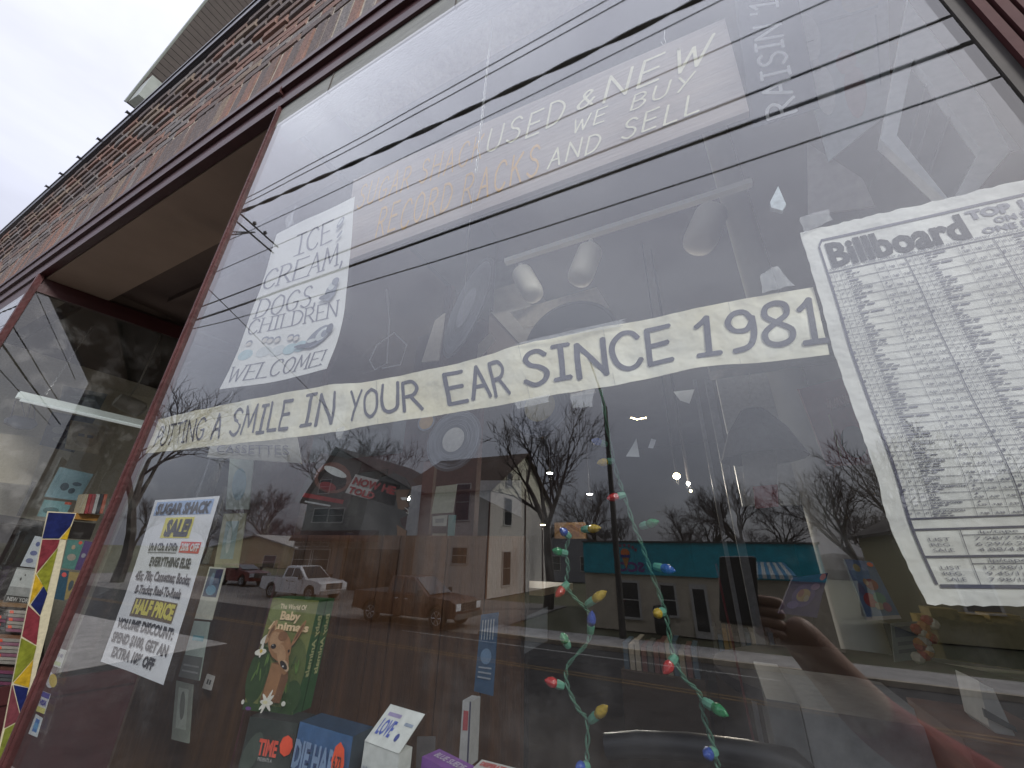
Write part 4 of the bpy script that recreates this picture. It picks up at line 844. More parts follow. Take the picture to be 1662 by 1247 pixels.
# beam, white wall piece, pipe
mb = MB(); p0 = at(1150, 592, 1.2); p1 = at(1365, 560, 1.2); mb.box((p0[0], 1.2, p0[2] - .03), (1.3, 1.3, p0[2] + .10)); tag(mb.build('ceiling_bulkhead', ink((.22, .22, .22))), 'grey boxed beam under the right end of the banner', 'beam')
wq = thing('white_partition', 'white painted partition edge beside the round pipe', 'partition', at(1230, 900, 1.5))
mb = MB(); a_ = at(1180, 700, 1.5); b_ = at(1270, 700, 1.5); mb.box((a_[0], 1.5, 2.9), (b_[0], 1.54, at(1200, 610, 1.5)[2])); mb.build('panel', ink((.66, .67, .67)), wq)
mb = MB(); mb.box((a_[0] - .05, 1.47, NZ + .02), (a_[0] - .02, 1.5, at(1200, 610, 1.5)[2])); mb.box((a_[0] - .1, 1.47, NZ + .02), (a_[0] - .085, 1.5, at(1200, 610, 1.5)[2])); mb.build('edge_trim', ink((.25, .25, .26)), wq)
mb = MB(); a_ = at(1345, 850, 1.35); mb.tube([(a_[0], 1.35, NZ + .02), (a_[0], 1.35, 5.04)], .062, 16); tag(mb.build('round_pipe', mat('pipe_paint', (.60, .61, .57), .5, .1, 3), None, True), 'thick pale grey round pipe from floor to ceiling', 'pipe')
# hanging lamp shade + chain
chain('hanging_chain', 'dark chain holding the grey lamp shade beside the partition', (at(1216, 606, 1.0), at(1217, 655, 1.0)), .007, col=(.08, .08, .08))
ls = thing('lamp_shade', 'grey hanging lamp shade on a chain in front of the white partition', 'lamp', at(1225, 725, 1.0)); c_ = at(1226, 690, 1.0)
mb = MB(); mb.lathe([(.015, .055), (.035, .05), (.085, -.02), (.12, -.11), (.115, -.11), (.03, .04)], c_, (0, 0, 1), 14); mb.build('shade', ink((.10, .10, .10)), ls)
hangcard('paper_sheet', 'white sheet hanging below the grey lamp shade', 'paper', [(1203, 724), (1260, 722), (1262, 800), (1209, 805)], .98, (.50, .50, .49))
# red poster, comics
t_, s_ = hangcard('red_poster', 'red poster with a thin pink outline and scribbled title behind the chart', 'poster', [(1294, 632), (1420, 600), (1440, 752), (1342, 757)], 1.0, (.20, .02, .03), [((.48, .22, .20), R(.0, 0, .02, 1)), ((.48, .22, .20), R(0, 0, 1, .02)), ((.40, .30, .15), R(.28, .1, .31, .6)), ((.02, .02, .02), EL(.55, .25, .2, .18))])
words(t_, s_, [('Cola', .25, .85, .62, .15, {'b': .0, 's': .3})], (.5, .2, .2)) if False else None
b = MB(); 
for k_ in range(3): b.tube([s_.pt(.3 + .45 * i / 12 + .03 * math.sin(i * 2.1 + k_), .72 + .07 * math.sin(i * 1.7 + k_), .006) for i in range(13)], .003, 3)
b.build('scribble', ink((.45, .20, .20)), t_)
t_, s_ = hangcard('comic_book', 'purple comic book with a gold figure and orange price dot, standing on the table', 'comic', [(1285, 938), (1344, 930), (1326, 1003), (1262, 995)], .62, (.07, .06, .16), [((.13, .10, .26), EL(.5, .5, .3, .3)), ((.45, .32, .15), EL(.5, .5, .18, .16)), ((.35, .15, .12), EL(.42, .55, .08, .1)), ((.5, .42, .3), EL(.6, .42, .07, .08)), ((.20, .16, .38), EL(.3, .25, .15, .1)), ((.3, .2, .35), EL(.75, .7, .12, .08)), ((.95, .15, .06), EL(.88, .92, .08, .08)), ((.30, .28, .36), R(0, 0, .03, 1))])
t_, s_ = hangcard('comic_book', 'tall comic with blue sky and red costumed figures, pale border, leaning right', 'comic', [(1368, 907), (1416, 912), (1463, 1004), (1407, 1008)], .52, (.10, .17, .30), [((.45, .52, .48), R(0, 0, .04, 1)), ((.45, .40, .38), R(0, 0, 1, .06)), ((.14, .24, .36), EL(.4, .75, .3, .14)), ((.36, .30, .14), EL(.35, .86, .12, .07)), ((.30, .06, .05), EL(.6, .58, .2, .10)), ((.42, .25, .12), EL(.45, .62, .08, .06)), ((.34, .05, .06), EL(.35, .32, .2, .12)), ((.12, .28, .22), EL(.65, .35, .18, .1)), ((.40, .34, .24), EL(.55, .22, .14, .06)), ((.28, .08, .16), EL(.75, .2, .12, .08)), ((.10, .10, .2), EL(.2, .5, .1, .1)), ((.95, .15, .06), EL(.85, .94, .1, .04))])
t_, s_ = hangcard('price_list', 'grey printed card with red beads beside the comics', 'card', [(1446, 1012), (1500, 1008), (1506, 1068), (1452, 1075)], .6, (.20, .22, .22), [((.09, .11, .16), R(.1, .62, .9, .9)), ((.09, .1, .13), R(.15, .4, .8, .5)), ((.09, .1, .13), R(.15, .2, .7, .3))])
bd_ = thing('bead_string', 'string of red and cream beads hanging by the grey card', 'ornament', at(1504, 1060, .58)); rnd_ = random.Random(2)
for k_ in range(14):
    mb = MB(); p = at(1500 + 9 * math.sin(k_ * 1.3) + rnd_.uniform(-6, 6), 1008 + k_ * 4.6, .58); mb.lathe([(.001, -.009), (.007, -.006), (.0095, 0), (.007, .006), (.001, .009)], p, (.3, .2, 1), 8); mb.build('bead', ink([(.35, .03, .02), (.55, .5, .4), (.5, .2, .05)][k_ % 3]), bd_, True)
# round table, white cabinet
tbl = thing('round_table', 'dark round table top carrying the comics beside the white cabinet', 'table', at(1400, 1140, .75) * np.array([1, 1, 0]) + np.array([0, 0, NZ]))
cz = at(1245, 1112, .6)[2]; cc = at(1400, 1118, .72); mb = MB(); mb.lathe([(.02, 0), (.30, 0), (.315, .012), (.315, .03), (.30, .036), (.02, .037)], (cc[0] + .05, .82, cz - .04), (0, 0, 1), 48); mb.build('table_top', mat('dark_table', (.03, .022, .022), .85, .2, 6, spec=.1), tbl, True); mb = MB(); mb.tube([(cc[0] + .05, .82, NZ + .02), (cc[0] + .05, .82, cz - .04)], .04, 10); mb.build('pedestal', BLK, tbl)
cb = thing('white_cabinet', 'plain white cabinet standing low at the bottom right', 'cabinet', (at(1350, 1200, .5)[0], .55, NZ))
p0 = at(1240, 1128, .5); p1 = at(1452, 1160, .5); mb = MB(); mb.box((p0[0] + .05, .5, NZ + .02), (p1[0] + .05, .78, p0[2] - .01)); mb.build('carcass', ink((.36, .37, .37)), cb); mb = MB(); mb.box((p0[0] + .002, .495, NZ + .02), (p0[0] + .048, .78, p0[2] - .004)); mb.build('side_board', ink((.20, .21, .21)), cb)
ob = thing('wooden_crate', 'orange brown wooden crate corner at the lower right', 'crate', at(1590, 1247, .4)); a_ = at(1562, 1215, .38); mb = MB(); mb.box((a_[0], .36, a_[2] - .1), (a_[0] + .10, .52, a_[2] + .006)); mb.build('crate_side', mat('orange_wood', (.20, .07, .03), .5, .3, 5, stretch=(1, 1, 8)), ob); mb = MB(); mb.box((a_[0] - .004, .355, a_[2] + .007), (a_[0] + .104, .525, a_[2] + .016)); mb.build('crate_lid', MATS['orange_wood'], ob)
wg = thing('model_boat', 'small white and black model standing at the lower right edge', 'ornament', at(1625, 1200, .4)); a_ = at(1595, 1150, .40); b_ = at(1650, 1215, .40)
mb = MB(); mb.slab([at(*p, .40) for p in [(1588, 1105), (1600, 1120), (1612, 1118), (1650, 1200), (1652, 1226), (1606, 1180)]], (0, 1, 0), .06); mb.build('hull', ink((.62, .63, .60)), wg); mb = MB(); mb.slab([at(*p, .395) for p in [(1596, 1150), (1648, 1180), (1652, 1190), (1600, 1165)]], (0, 1, 0), .004); mb.build('stripe', ink((.05, .06, .07)), wg); mb = MB(); mb.slab([at(*p, .395) for p in [(1632, 1195), (1650, 1200), (1648, 1208), (1630, 1203)]], (0, 1, 0), .004); mb.build('blue_patch', ink((.05, .09, .30)), wg)
sbox('shelf_edge_dummy', (9, 9, 9), (9.01, 9.01, 9.01), BLK) if False else None
mb = MB(); mb.tube([at(*p, .22) for p in [(985, 1212), (1040, 1208), (1120, 1212), (1220, 1226), (1290, 1240), (1310, 1262)]], .014, 10); tag(mb.build('chair_back', mat('black_plastic', (.015, .015, .018), .3, .1), None, True), 'black curved chair rail at the bottom edge below the light strings', 'chair')
# shelves with yellow boxes far right
ys = thing('toy_shelf', 'white shelf with yellow boxes under the chart', 'shelf', at(1560, 1060, 1.2)); rr = random.Random(8)
for k_ in range(9):
    p = at(1500 + k_ * 20, 1020 + k_ * 2.5, 1.25); mb = MB(); mb.box((p[0], 1.25, p[2] - .07), (p[0] + .06, 1.32, p[2] + .045 + rr.uniform(-.02, .01))); mb.build('yellow_box', ink([(.32, .22, .05), (.24, .18, .06), (.36, .27, .08)][k_ % 3]), ys)
p = at(1500, 1040, 1.2); q = at(1690, 1065, 1.2); mb = MB(); mb.box((p[0] - .05, 1.2, p[2] - .10), (q[0] + .2, 1.34, p[2] - .07)); mb.build('shelf_board', ink((.32, .32, .29)), ys)
# posters, cut-outs and papers in the middle
t_, s_ = hangcard('mouth_poster', 'dark poster of an open laughing mouth with white teeth', 'poster', [(520, 735), (588, 750), (562, 830), (478, 815)], .75, (.05, .035, .03), [((.20, .09, .07), EL(.52, .58, .40, .30, -.2)), ((.015, .008, .008), EL(.52, .55, .32, .2, -.2)), ((.80, .80, .78), EL(.52, .70, .28, .07, -.2)), ((.28, .04, .04), EL(.5, .40, .18, .08, -.1)), ((.30, .03, .03), R(.1, .12, .9, .2)), ((.5, .5, .5), R(.2, .03, .7, .06))])
t_, s_ = hangcard('tilted_card', 'white tilted card with red capitals NOW HE TOLD', 'sign', [(577, 770), (650, 788), (640, 822), (560, 800)], .70, (.58, .56, .54))
words(t_, s_, [('NOW HE', .05, .95, .52, .34, {'b': .05}), ('TOLD', .05, .6, .06, .30, {'b': .05})], (.35, .03, .03))
pf = thing('profile_cutout', 'black and brown cardboard cut-out of a bearded laughing man in profile', 'cut-out', at(640, 950, .7))
pr_ = [(600, 800), (618, 775), (640, 768), (658, 776), (666, 790), (664, 803), (659, 812), (664, 822), (655, 828), (662, 836), (648, 842), (650, 852), (660, 862), (658, 878), (648, 890), (655, 905), (650, 930), (628, 960), (560, 960), (572, 900), (588, 850)]
mb = MB(); mb.slab([at(*p, .7) for p in pr_], (0, 1, 0), .004); mb.build('silhouette', ink((.03, .028, .03)), pf)
mb = MB(); mb.slab([at(*p, .699) for p in [(642, 795), (665, 795), (659, 812), (664, 822), (655, 828), (646, 826)]], (0, -1, 0), .001); mb.slab([at(*p, .699) for p in [(644, 852), (660, 862), (657, 878), (646, 882)]], (0, -1, 0), .001); mb.build('skin_patch', ink((.16, .085, .045)), pf)
mb = MB(); mb.slab([at(*p, .697) for p in [(650, 808), (661, 807), (659, 812), (653, 812)]], (0, -1, 0), .0008); mb.tube([at(*p, .696) for p in [(657, 824), (662, 828), (663, 834), (659, 832)]], .0012, 4); mb.build('teeth', ink((.75, .75, .72)), pf)
for lab, px, y, c, its in [('pale green paper column behind the profile, upper sheet', [(708, 790), (742, 786), (735, 832), (700, 834)], .9, (.42, .43, .36), []), ('white framed note pinned above the round paper', [(702, 838), (726, 836), (724, 854), (702, 854)], .88, (.6, .6, .56), [((.3, .3, .3), R(.2, .3, .8, .7))]), ('tan paper sheet behind the profile', [(702, 866), (724, 866), (720, 905), (698, 905)], .9, (.45, .40, .32), []), ('turquoise strip of paper beside the tan sheet', [(728, 836), (740, 836), (734, 908), (724, 910)], .89, (.25, .40, .40), []), ('white paper hung left of the reddish post', [(650, 890), (676, 892), (672, 932), (648, 930)], .92, (.55, .55, .56), []), ('pale white board behind the profile cut-out', [(668, 790), (690, 786), (676, 880), (655, 882)], .95, (.38, .38, .42), []), ('red brown upright board beside the papers', [(688, 750), (706, 746), (690, 930), (671, 934)], .94, (.10, .035, .03), []), ('pale paper sheet high in the middle, beside the house reflection', [(780, 780), (846, 780), (846, 840), (778, 806)], .93, (.34, .35, .38), []), ('pink-red cloth hanging beside the partition', [(1222, 790), (1262, 786), (1264, 822), (1226, 826)], .9, (.38, .10, .11), [])]:
    hangcard('paper_sheet', lab, 'paper', px, y, c, its, th=.002)
mb = MB(); p = at(706, 906, .88); mb.lathe([(.001, 0), (.045, .0), (.045, .003), (.001, .003)], at(708, 899, .88), (0, -1, 0), 20); tag(mb.build('round_paper', ink((.48, .47, .40))), 'round cream paper disc between the pinned sheets', 'paper')
bx_ = thing('beige_machine', 'beige plastic machine cover on a light wood shelf', 'machine', at(750, 955, .85)); mb = MB(); P4 = [at(*p, .85) for p in [(716, 908), (794, 918), (790, 945), (710, 942)]]; mb.slab(P4, (0, 1, 0), .12); mb.build('case', ink((.46, .44, .34)), bx_); mb = MB(); mb.slab([p + np.array([0, -.012, .0]) for p in [P4[0] * .7 + P4[3] * .3, P4[1] * .7 + P4[2] * .3, P4[2], P4[3]]], (0, 1, 0), .011); mb.build('lip', ink((.50, .48, .38)), bx_)
mb = MB(); p = at(700, 944, .8); q = at(880, 960, .8); mb.box((p[0], .80, p[2] - .02), (q[0], 1.1, p[2])); tag(mb.build('wall_shelf', ink((.30, .22, .14))), 'light wood shelf under the beige case', 'shelf')
# upright plastic card and books at the panel end
t_, s_ = hangcard('blue_leaflet', 'tall narrow blue leaflet with white columns of print, right of the panelling', 'leaflet', [(781, 998), (809, 994), (800, 1130), (769, 1122)], .34, (.04, .09, .17), [((.32, .36, .40), (lambda u: R(u, .66, u + .06, .92))(.12 + .16 * k)) for k in range(5)] + [((.14, .24, .38), EL(.5, .45, .3, .1)), ((.28, .32, .38), R(.15, .3, .85, .32)), ((.28, .32, .38), R(.15, .24, .85, .26)), ((.28, .32, .38), R(.15, .18, .85, .2))])
t_, s_ = hangcard('book', 'upright white backed book seen edge on beside the panelling end', 'book', [(751, 1137), (765, 1139), (760, 1247), (744, 1247)], .27, (.40, .40, .40), [((.05, .05, .09), R(.82, 0, 1, 1)), ((.35, .06, .07), R(.2, .55, .75, .85))], th=.03)
t_, s_ = hangcard('wire_frame_card', 'faint clear plastic frame standing left of the lights', 'frame', [(855, 1000), (888, 985), (888, 1040), (850, 1062)], .4, (.10, .105, .11))
hangcard('clear_sleeve', 'clear plastic sleeve standing between the book and purple box', 'sleeve', [(677, 1196), (706, 1196), (704, 1247), (675, 1247)], .2, (.11, .10, .10))
# ceiling lamps that are on
gl = [(1098, 773, 2.2, .022, m_glow, 'bright warm round lamp, largest of the lit lamps deep in the shop'), (1117, 785, 2.3, .012, m_glow2, 'white lit lamp just right of the brightest lamp'), (1121, 797, 2.6, .009, m_glow, 'small warm lamp below the two bright ones'), (728, 778, 2.0, .016, m_glow, 'small yellow lamp glowing above the papers'), (735, 786, 2.0, .008, m_glow2, 'tiny white lamp beside the small yellow lamp'), (892, 768, 3.4, .034, m_glow2, 'flat white ceiling lamp left of the light strings'), (957, 802, 3.6, .032, m_glow2, 'flat warm ceiling lamp behind the red bulb'), (881, 852, 4.5, .03, m_glow, 'low flat ceiling lamp above the exit sign')]
for i, (px, py, y, r_, m_, lab) in enumerate(gl):
    p = at(px, py, y); t_ = thing('ceiling_lamp', lab, 'lamp', p); fl_ = i >= 5
    mb = MB(); mb.lathe([(.002, -r_ * (.25 if fl_ else .9)), (r_ * .8, -r_ * (.15 if fl_ else .5)), (r_, 0), (r_ * .8, r_ * (.05 if fl_ else .5)), (.004, r_ * (.1 if fl_ else .9))], p, (0, 0, 1), 14); mb.build('bulb', m_, t_, True)
    ld = bpy.data.lights.new('lamp_light', 'POINT'); ld.energy = [4, 3, 0, 2, 0, 9, 9, 9][i]; ld.color = (1, .86, .70) if m_ is m_glow else (1, .93, .82); ld.shadow_soft_size = .012
    if ld.energy:
        lo = bpy.data.objects.new('lamp_light', ld); COL.objects.link(lo); lo.parent = t_; lo.location = (0, -.0, -r_ * 1.6)
    mb = MB(); mb.tube([p + np.array([0, 0, r_ * (.12 if fl_ else .92)]), (p[0], p[1], 5.04)], .006, 5); mb.build('stem', BLK, t_)
mb = MB(); mb.tube([at(*p, .9) for p in [(1024, 678), (1034, 681), (1049, 678)]], .002, 4); tag(mb.build('neon_arc', m_glow), 'thin curved strip of warm light below SINCE', 'lamp')
# lit sign
ex = thing('exit_sign', 'small lit orange sign reading EXIT deep in the shop', 'sign', at(930, 875, 4.0)); a_ = at(900, 862, 4.0); mb = MB(); mb.box((a_[0], 4.0, a_[2] - .08), (a_[0] + .36, 4.05, a_[2] + .09)); mb.build('housing', mat('sign_amber', (.07, .036, .012), .6, .05, emit=.03), ex)
s_ = Sheet([[(a_[0] + .15, 3.999, a_[2] + .07), (a_[0] + .36, 3.999, a_[2] + .07)], [(a_[0] + .15, 3.999, a_[2] - .06), (a_[0] + .36, 3.999, a_[2] - .06)]]); b = MB(); s_.put(b, font_faces('EXIT', .05), .05, .1, .8, width=.9, off=.003); b.build('lettering', ink((.05, .02, .01)), ex)
# interior furniture rows to give depth
rr = random.Random(12)
for k_ in range(7):
    x0 = -6.6 + k_ * 1.05 if k_ < 4 else -1.1 + (k_ - 4) * .85; y0 = 3.2 + (k_ % 3) * 1.3
    rk = thing('record_rack', 'dark wooden record rack, number %d rack from the left wall of the dim shop' % (k_ + 1) if False else ['dark record rack nearest the left wall inside the shop', 'second dark record rack from the left wall', 'third dark record rack from the left wall', 'fourth dark record rack behind the shop door', 'dark record rack behind the panelling end', 'dark record rack behind the light strings', 'dark record rack behind the round pipe'][k_], 'rack', (x0 + .4, y0 + .3, NZ + .02), group='record racks inside the shop')
    mb = MB(); mb.box((x0, y0, NZ + .02), (x0 + .8, y0 + .5, NZ + 1.0)); mb.build('cabinet', ink((.045, .03, .022)), rk)
    for q in range(12):
        mb = MB(); xx = x0 + .03 + q * .062; mb.box((xx, y0 + .05, NZ + 1.001), (xx + .05, y0 + .45, NZ + 1.25 + rr.uniform(-.05, .05))); mb.build('record_sleeve', ink(rr.choice([(.25, .22, .18), (.12, .05, .05), (.05, .09, .14), (.30, .28, .25), (.08, .08, .08), (.22, .14, .05)])), rk)
# light strings
m_wire = mat('green_wire', (.07, .16, .115), .5, .1, 30); YB = .10
cols = {'r': (.40, .02, .02), 'g': (.015, .20, .07), 'y': (.46, .32, .03), 'b': (.03, .08, .38)}
def lstring(label, path, bulbs):
    pts = smoothpts([tuple(at(x, y, YB)) for x, y in path], 8); t_ = thing('light_string', label, 'string lights', pts[-1])
    for ph in (0, math.pi):
        mb = MB(); mb.tube([(p[0] + .0018 * math.cos(i * .75 + ph), p[1] + .0018 * math.sin(i * .75 + ph), p[2]) for i, p in enumerate(pts)], .0012, 4); mb.build('wire', m_wire, t_)
    for (x, y), (sx_, sy_), c in bulbs:   # tip pixel, socket pixel
        a_ = at(sx_, sy_, YB); b_ = at(x, y, YB - .012); d = b_ - a_; L = np.linalg.norm(d); d /= L; Lb = L * .6
        mb = MB(); mb.lathe([(.0036, 0), (.0042, .002), (.0048, L - Lb - .002), (.004, L - Lb)], a_, d, 8); sk_ = mb.build('socket', mat('socket_green', (.10, .28, .20), .5), t_, True)
        mb = MB(); mb.lathe([(.004, L - Lb), (.0052, L - Lb * .8), (.0054, L - Lb * .6), (.0038, L - Lb * .25), (.0008, L)], a_, d, 10); mb.build('bulb', mat('bulb_' + c, cols[c], .15, .15, 60, .5, spec=.7, bscale=120), t_, True)
    return t_
lstring('green wired string of coloured bulbs reaching the bottom edge right of centre', [(975, 632), (985, 690), (999, 760), (1012, 800), (1028, 850), (1042, 885), (1056, 925), (1074, 975), (1083, 1010), (1092, 1060), (1110, 1100), (1135, 1125), (1143, 1165), (1160, 1215), (1166, 1250)],
        [((1069, 846), (1040, 855), 'g'), ((1096, 927), (1062, 919), 'b'), ((1061, 998), (1078, 992), 'y'), ((1077, 1094), (1097, 1065), 'r'), ((1182, 1162), (1142, 1138), 'g'), ((1142, 1226), (1162, 1220), 'b'), ((969, 752), (996, 748), 'y'), ((985, 810), (1014, 803), 'r'), ((960, 714), (985, 722), 'b')])
lstring('shorter string of coloured bulbs hanging left of the longer one', [(925, 870), (918, 895), (922, 920), (919, 945), (928, 965), (948, 985), (957, 1000), (955, 1040), (922, 1080), (921, 1112), (938, 1150), (953, 1170), (953, 1225), (955, 1250)],
        [((896, 893), (921, 899), 'g'), ((902, 969), (922, 946), 'r'), ((984, 960), (952, 982), 'y'), ((961, 992), (958, 1028), 'b'), ((911, 1028), (923, 1050), 'g'), ((884, 1104), (915, 1114), 'r'), ((986, 1146), (958, 1170), 'y'), ((934, 1246), (956, 1244), 'b'), ((909, 858), (925, 872), 'b'), ((966, 718), (940, 716), 'g') if False else ((975, 857), (945, 860), 'y')])

# ================================================================== LEFT DISPLAY WINDOW
def left(name, label, cat, px, X_, col, items=(), th=.003):
    P4 = [tuple(at(*p, X_, 0)) for p in px]; s_ = Sheet([[P4[0], P4[1]], [P4[3], P4[2]]]); t_ = thing(name, label, cat, s_.pt(.5, 0)); b = MB(); s_.mesh(1, 1, th=th, mb=b); b.build('board', ink(col), t_)
    if items: art(s_, [(c, (lambda f: lambda m, o: f(s_, m, o))(f)) for c, f in items], t_, 'print')
    return t_, s_
mo_ = thing('mosaic_board', 'tall board painted in navy, maroon, olive and gold triangles with cream lines', 'board', at(10, 1240, -3.33, 0)); XB = -3.325
polys = [((.012, .018, .085), [(79, 832), (122, 834), (114, 854), (96, 874), (69, 874)]), ((.42, .28, .02), [(115, 855), (109, 876), (98, 875)]), ((.17, .03, .04), [(69, 876), (97, 876), (93, 889), (59, 930)]), ((.19, .20, .025), [(94, 890), (76, 962), (60, 932)]), ((.42, .27, .02), [(58, 932), (70, 951), (48, 981)]), ((.012, .018, .085), [(71, 952), (77, 963), (65, 999), (50, 982)]), ((.17, .03, .04), [(46, 983), (65, 1001), (59, 1047), (36, 1033)]), ((.17, .19, .025), [(35, 1036), (59, 1049), (54, 1070), (21, 1107)]), ((.40, .26, .02), [(54, 1072), (47, 1116), (22, 1109)]), ((.012, .018, .085), [(22, 1112), (46, 1117), (35, 1166)]), ((.14, .04, .05), [(20, 1112), (34, 1168), (7, 1182)]), ((.15, .17, .03), [(34, 1170), (8, 1184), (-6, 1240), (18, 1250)])]
mb = MB(); mb.slab([at(*p, XB - .006, 0) for p in [(78, 830), (124, 833), (108, 876), (77, 1022), (44, 1150), (20, 1252), (-10, 1250), (6, 1182), (20, 1110), (35, 1034), (46, 981), (69, 874)]], (-1, 0, 0), .012); mb.build('board_core', ink((.52, .48, .34)), mo_)
for c, pl in polys: mb = MB(); mb.slab([at(*p, XB - .003, 0) for p in pl], (-1, 0, 0), .0029); mb.build('painted_tile', mat('tile_%d%d' % (int(c[0] * 1000), int(c[1] * 1000)), c, .35, .3, 30, .2), mo_)
tube_ = thing('fluorescent_lamp', 'long white fluorescent batten in the left display window', 'lamp', at(130, 665, -4.0, 0)); a_ = at(30, 640, -4.0, 0); b_ = at(228, 691, -4.0, 0); mb = MB(); mb.box((-4.03, a_[1], (a_[2] + b_[2]) / 2 - .012), (-3.98, b_[1] + .9, (a_[2] + b_[2]) / 2 + .03)); mb.build('batten', mat('batten_white', (.7, .76, .74), .4, .02, emit=.10), tube_)
mb = MB(); mb.tube([(-4.0, a_[1] + .02, (a_[2] + b_[2]) / 2 - .02), (-4.0, b_[1] + .9, (a_[2] + b_[2]) / 2 - .02)], .012, 8); mb.build('tube', mat('tube_glass', (.8, .85, .85), .2, .02, emit=.15), tube_)
hw = thing('partition_wall', 'cream inner wall behind the left display window', 'wall', (-5.4, 1.0, NZ)); mb = MB(); mb.box((-5.5, .1, NZ), (-5.4, 1.57, 4.31)); mb.build('wall_face', ink((.36, .34, .29)), hw)
left('wall_poster', 'dark blue poster with pale marks, upper one behind the fluorescent lamp', 'poster', [(103, 626), (175, 640), (160, 668), (96, 655)], -5.0, (.07, .10, .13), [((.2, .25, .28), EL(.5, .5, .3, .1))])
left('wall_poster', 'dark blue and grey poster with crowded figures below the lamp', 'poster', [(85, 668), (155, 680), (120, 735), (64, 722)], -5.0, (.07, .09, .14), [((.22, .25, .28), EL(.3, .5, .15, .1)), ((.25, .28, .3), EL(.6, .6, .18, .08)), ((.18, .2, .22), EL(.5, .25, .25, .08))])
t_, s_ = left('wall_poster', 'tan bearded face poster with small square glasses', 'poster', [(115, 682), (172, 692), (160, 738), (105, 728)], -4.95, (.33, .29, .22), [((.24, .20, .15), EL(.5, .55, .4, .4)), ((.30, .25, .18), EL(.5, .5, .25, .25)), ((.06, .06, .09), R(.28, .5, .46, .6)), ((.06, .06, .09), R(.54, .5, .72, .6))])
left('light_blue_poster', 'light blue poster with ink figures in the left display', 'poster', [(97, 758), (152, 770), (127, 813), (72, 806)], -4.6, (.26, .42, .50), [((.08, .12, .16), EL(.4, .4, .12, .14, .5)), ((.08, .12, .16), EL(.65, .3, .1, .1)), ((.10, .15, .2), EL(.7, .55, .14, .07))])
left('light_blue_poster', 'turquoise leaflet with a red tag below the light blue poster', 'poster', [(72, 811), (117, 816), (104, 842), (60, 838)], -4.6, (.22, .42, .46), [((.6, .12, .08), R(.75, .85, 1, 1)), ((.1, .2, .22), EL(.4, .4, .3, .2))])
left('tan_poster', 'large tan wall hanging at the far left edge', 'poster', [(-30, 700), (75, 712), (48, 788), (-30, 780)], -5.1, (.36, .32, .25))
bag = thing('hanging_bag', 'dark small bag hanging in the left display', 'bag', at(36, 697, -4.7, 0)); mb = MB(); mb.slab([at(*p, -4.7, 0) for p in [(12, 678), (24, 674), (56, 680), (62, 690), (52, 697), (30, 696), (10, 686)]], (-1, 0, 0), .06); mb.build('bag_body', ink((.07, .08, .11)), bag); mb = MB(); mb.tube([at(*p, -4.72, 0) for p in [(18, 676), (25, 650), (34, 648), (40, 676)]], .004, 4); mb.tube([at(*p, -4.72, 0) for p in [(44, 678), (50, 655), (56, 656), (56, 681)]], .004, 4); mb.build('strap', ink((.05, .05, .07)), bag)
# guitar neck / dark stand and shelf
mb = MB(); mb.slab([at(*p, -4.5, 0) for p in [(-20, 832), (84, 848), (84, 858), (-20, 846)]], (-1, 0, 0), .25); tag(mb.build('black_shelf', ink((.03, .03, .035))), 'black shelf edge across the left display', 'shelf')
mb = MB(); mb.slab([at(*p, -4.62, 0) for p in [(-20, 849), (84, 859), (60, 1250), (-40, 1250)]], (-1, 0, 0), .05); tag(mb.build('dark_backing', ink((.018, .018, .018))), 'dark backing board below the black shelf', 'board')
mb = MB(); mb.tube([at(*p, -4.45, 0) for p in [(56, 782), (30, 838)]], .012, 6); tag(mb.build('stand_arm', ink((.02, .02, .025))), 'black slanted stand arm in the left display', 'stand')
left('magazine', 'white magazine with blue print left of the mosaic board', 'magazine', [(57, 870), (71, 872), (60, 922), (33, 919)], -4.1, (.52, .55, .60), [((.12, .14, .3), EL(.6, .75, .2, .08)), ((.14, .16, .32), EL(.5, .45, .28, .08)), ((.2, .22, .35), EL(.4, .2, .25, .08))])
t_, s_ = left('magazine', 'grey photograph magazine lettered NEW YORK left of the mosaic board', 'magazine', [(28, 921), (60, 924), (50, 982), (5, 977)], -4.1, (.30, .31, .31), [((.50, .52, .52), R(0, .45, 1, .95)), ((.10, .10, .10), EL(.35, .68, .04, .05)), ((.10, .10, .10), EL(.5, .8, .03, .03)), ((.05, .045, .045), R(0, 0, 1, .2))])
words(t_, s_, [('NEW YORK', .08, .98, .05, .11, {'b': .03, 'o': .006})], (.45, .45, .45))
rs = random.Random(4)
for k_, (yy, col) in enumerate([(977, (.22, .12, .05)), (1028, (.18, .08, .04)), (1080, (.12, .05, .04))]):
    mb = MB(); mb.slab([at(*p, -4.0, 0) for p in [(-20, yy), (47 - k_ * 8, yy + 4), (46 - k_ * 8, yy + 10), (-20, yy + 6)]], (-1, 0, 0), .3); tag(mb.build('book_shelf', ink(col)), 'wooden shelf board, %s of the three left of the mosaic' % ['topmost', 'middle', 'lowest'][k_], 'shelf')
spc = [(.40, .36, .33), (.10, .10, .11), (.33, .30, .28), (.20, .06, .12), (.28, .12, .18), (.08, .08, .1)]
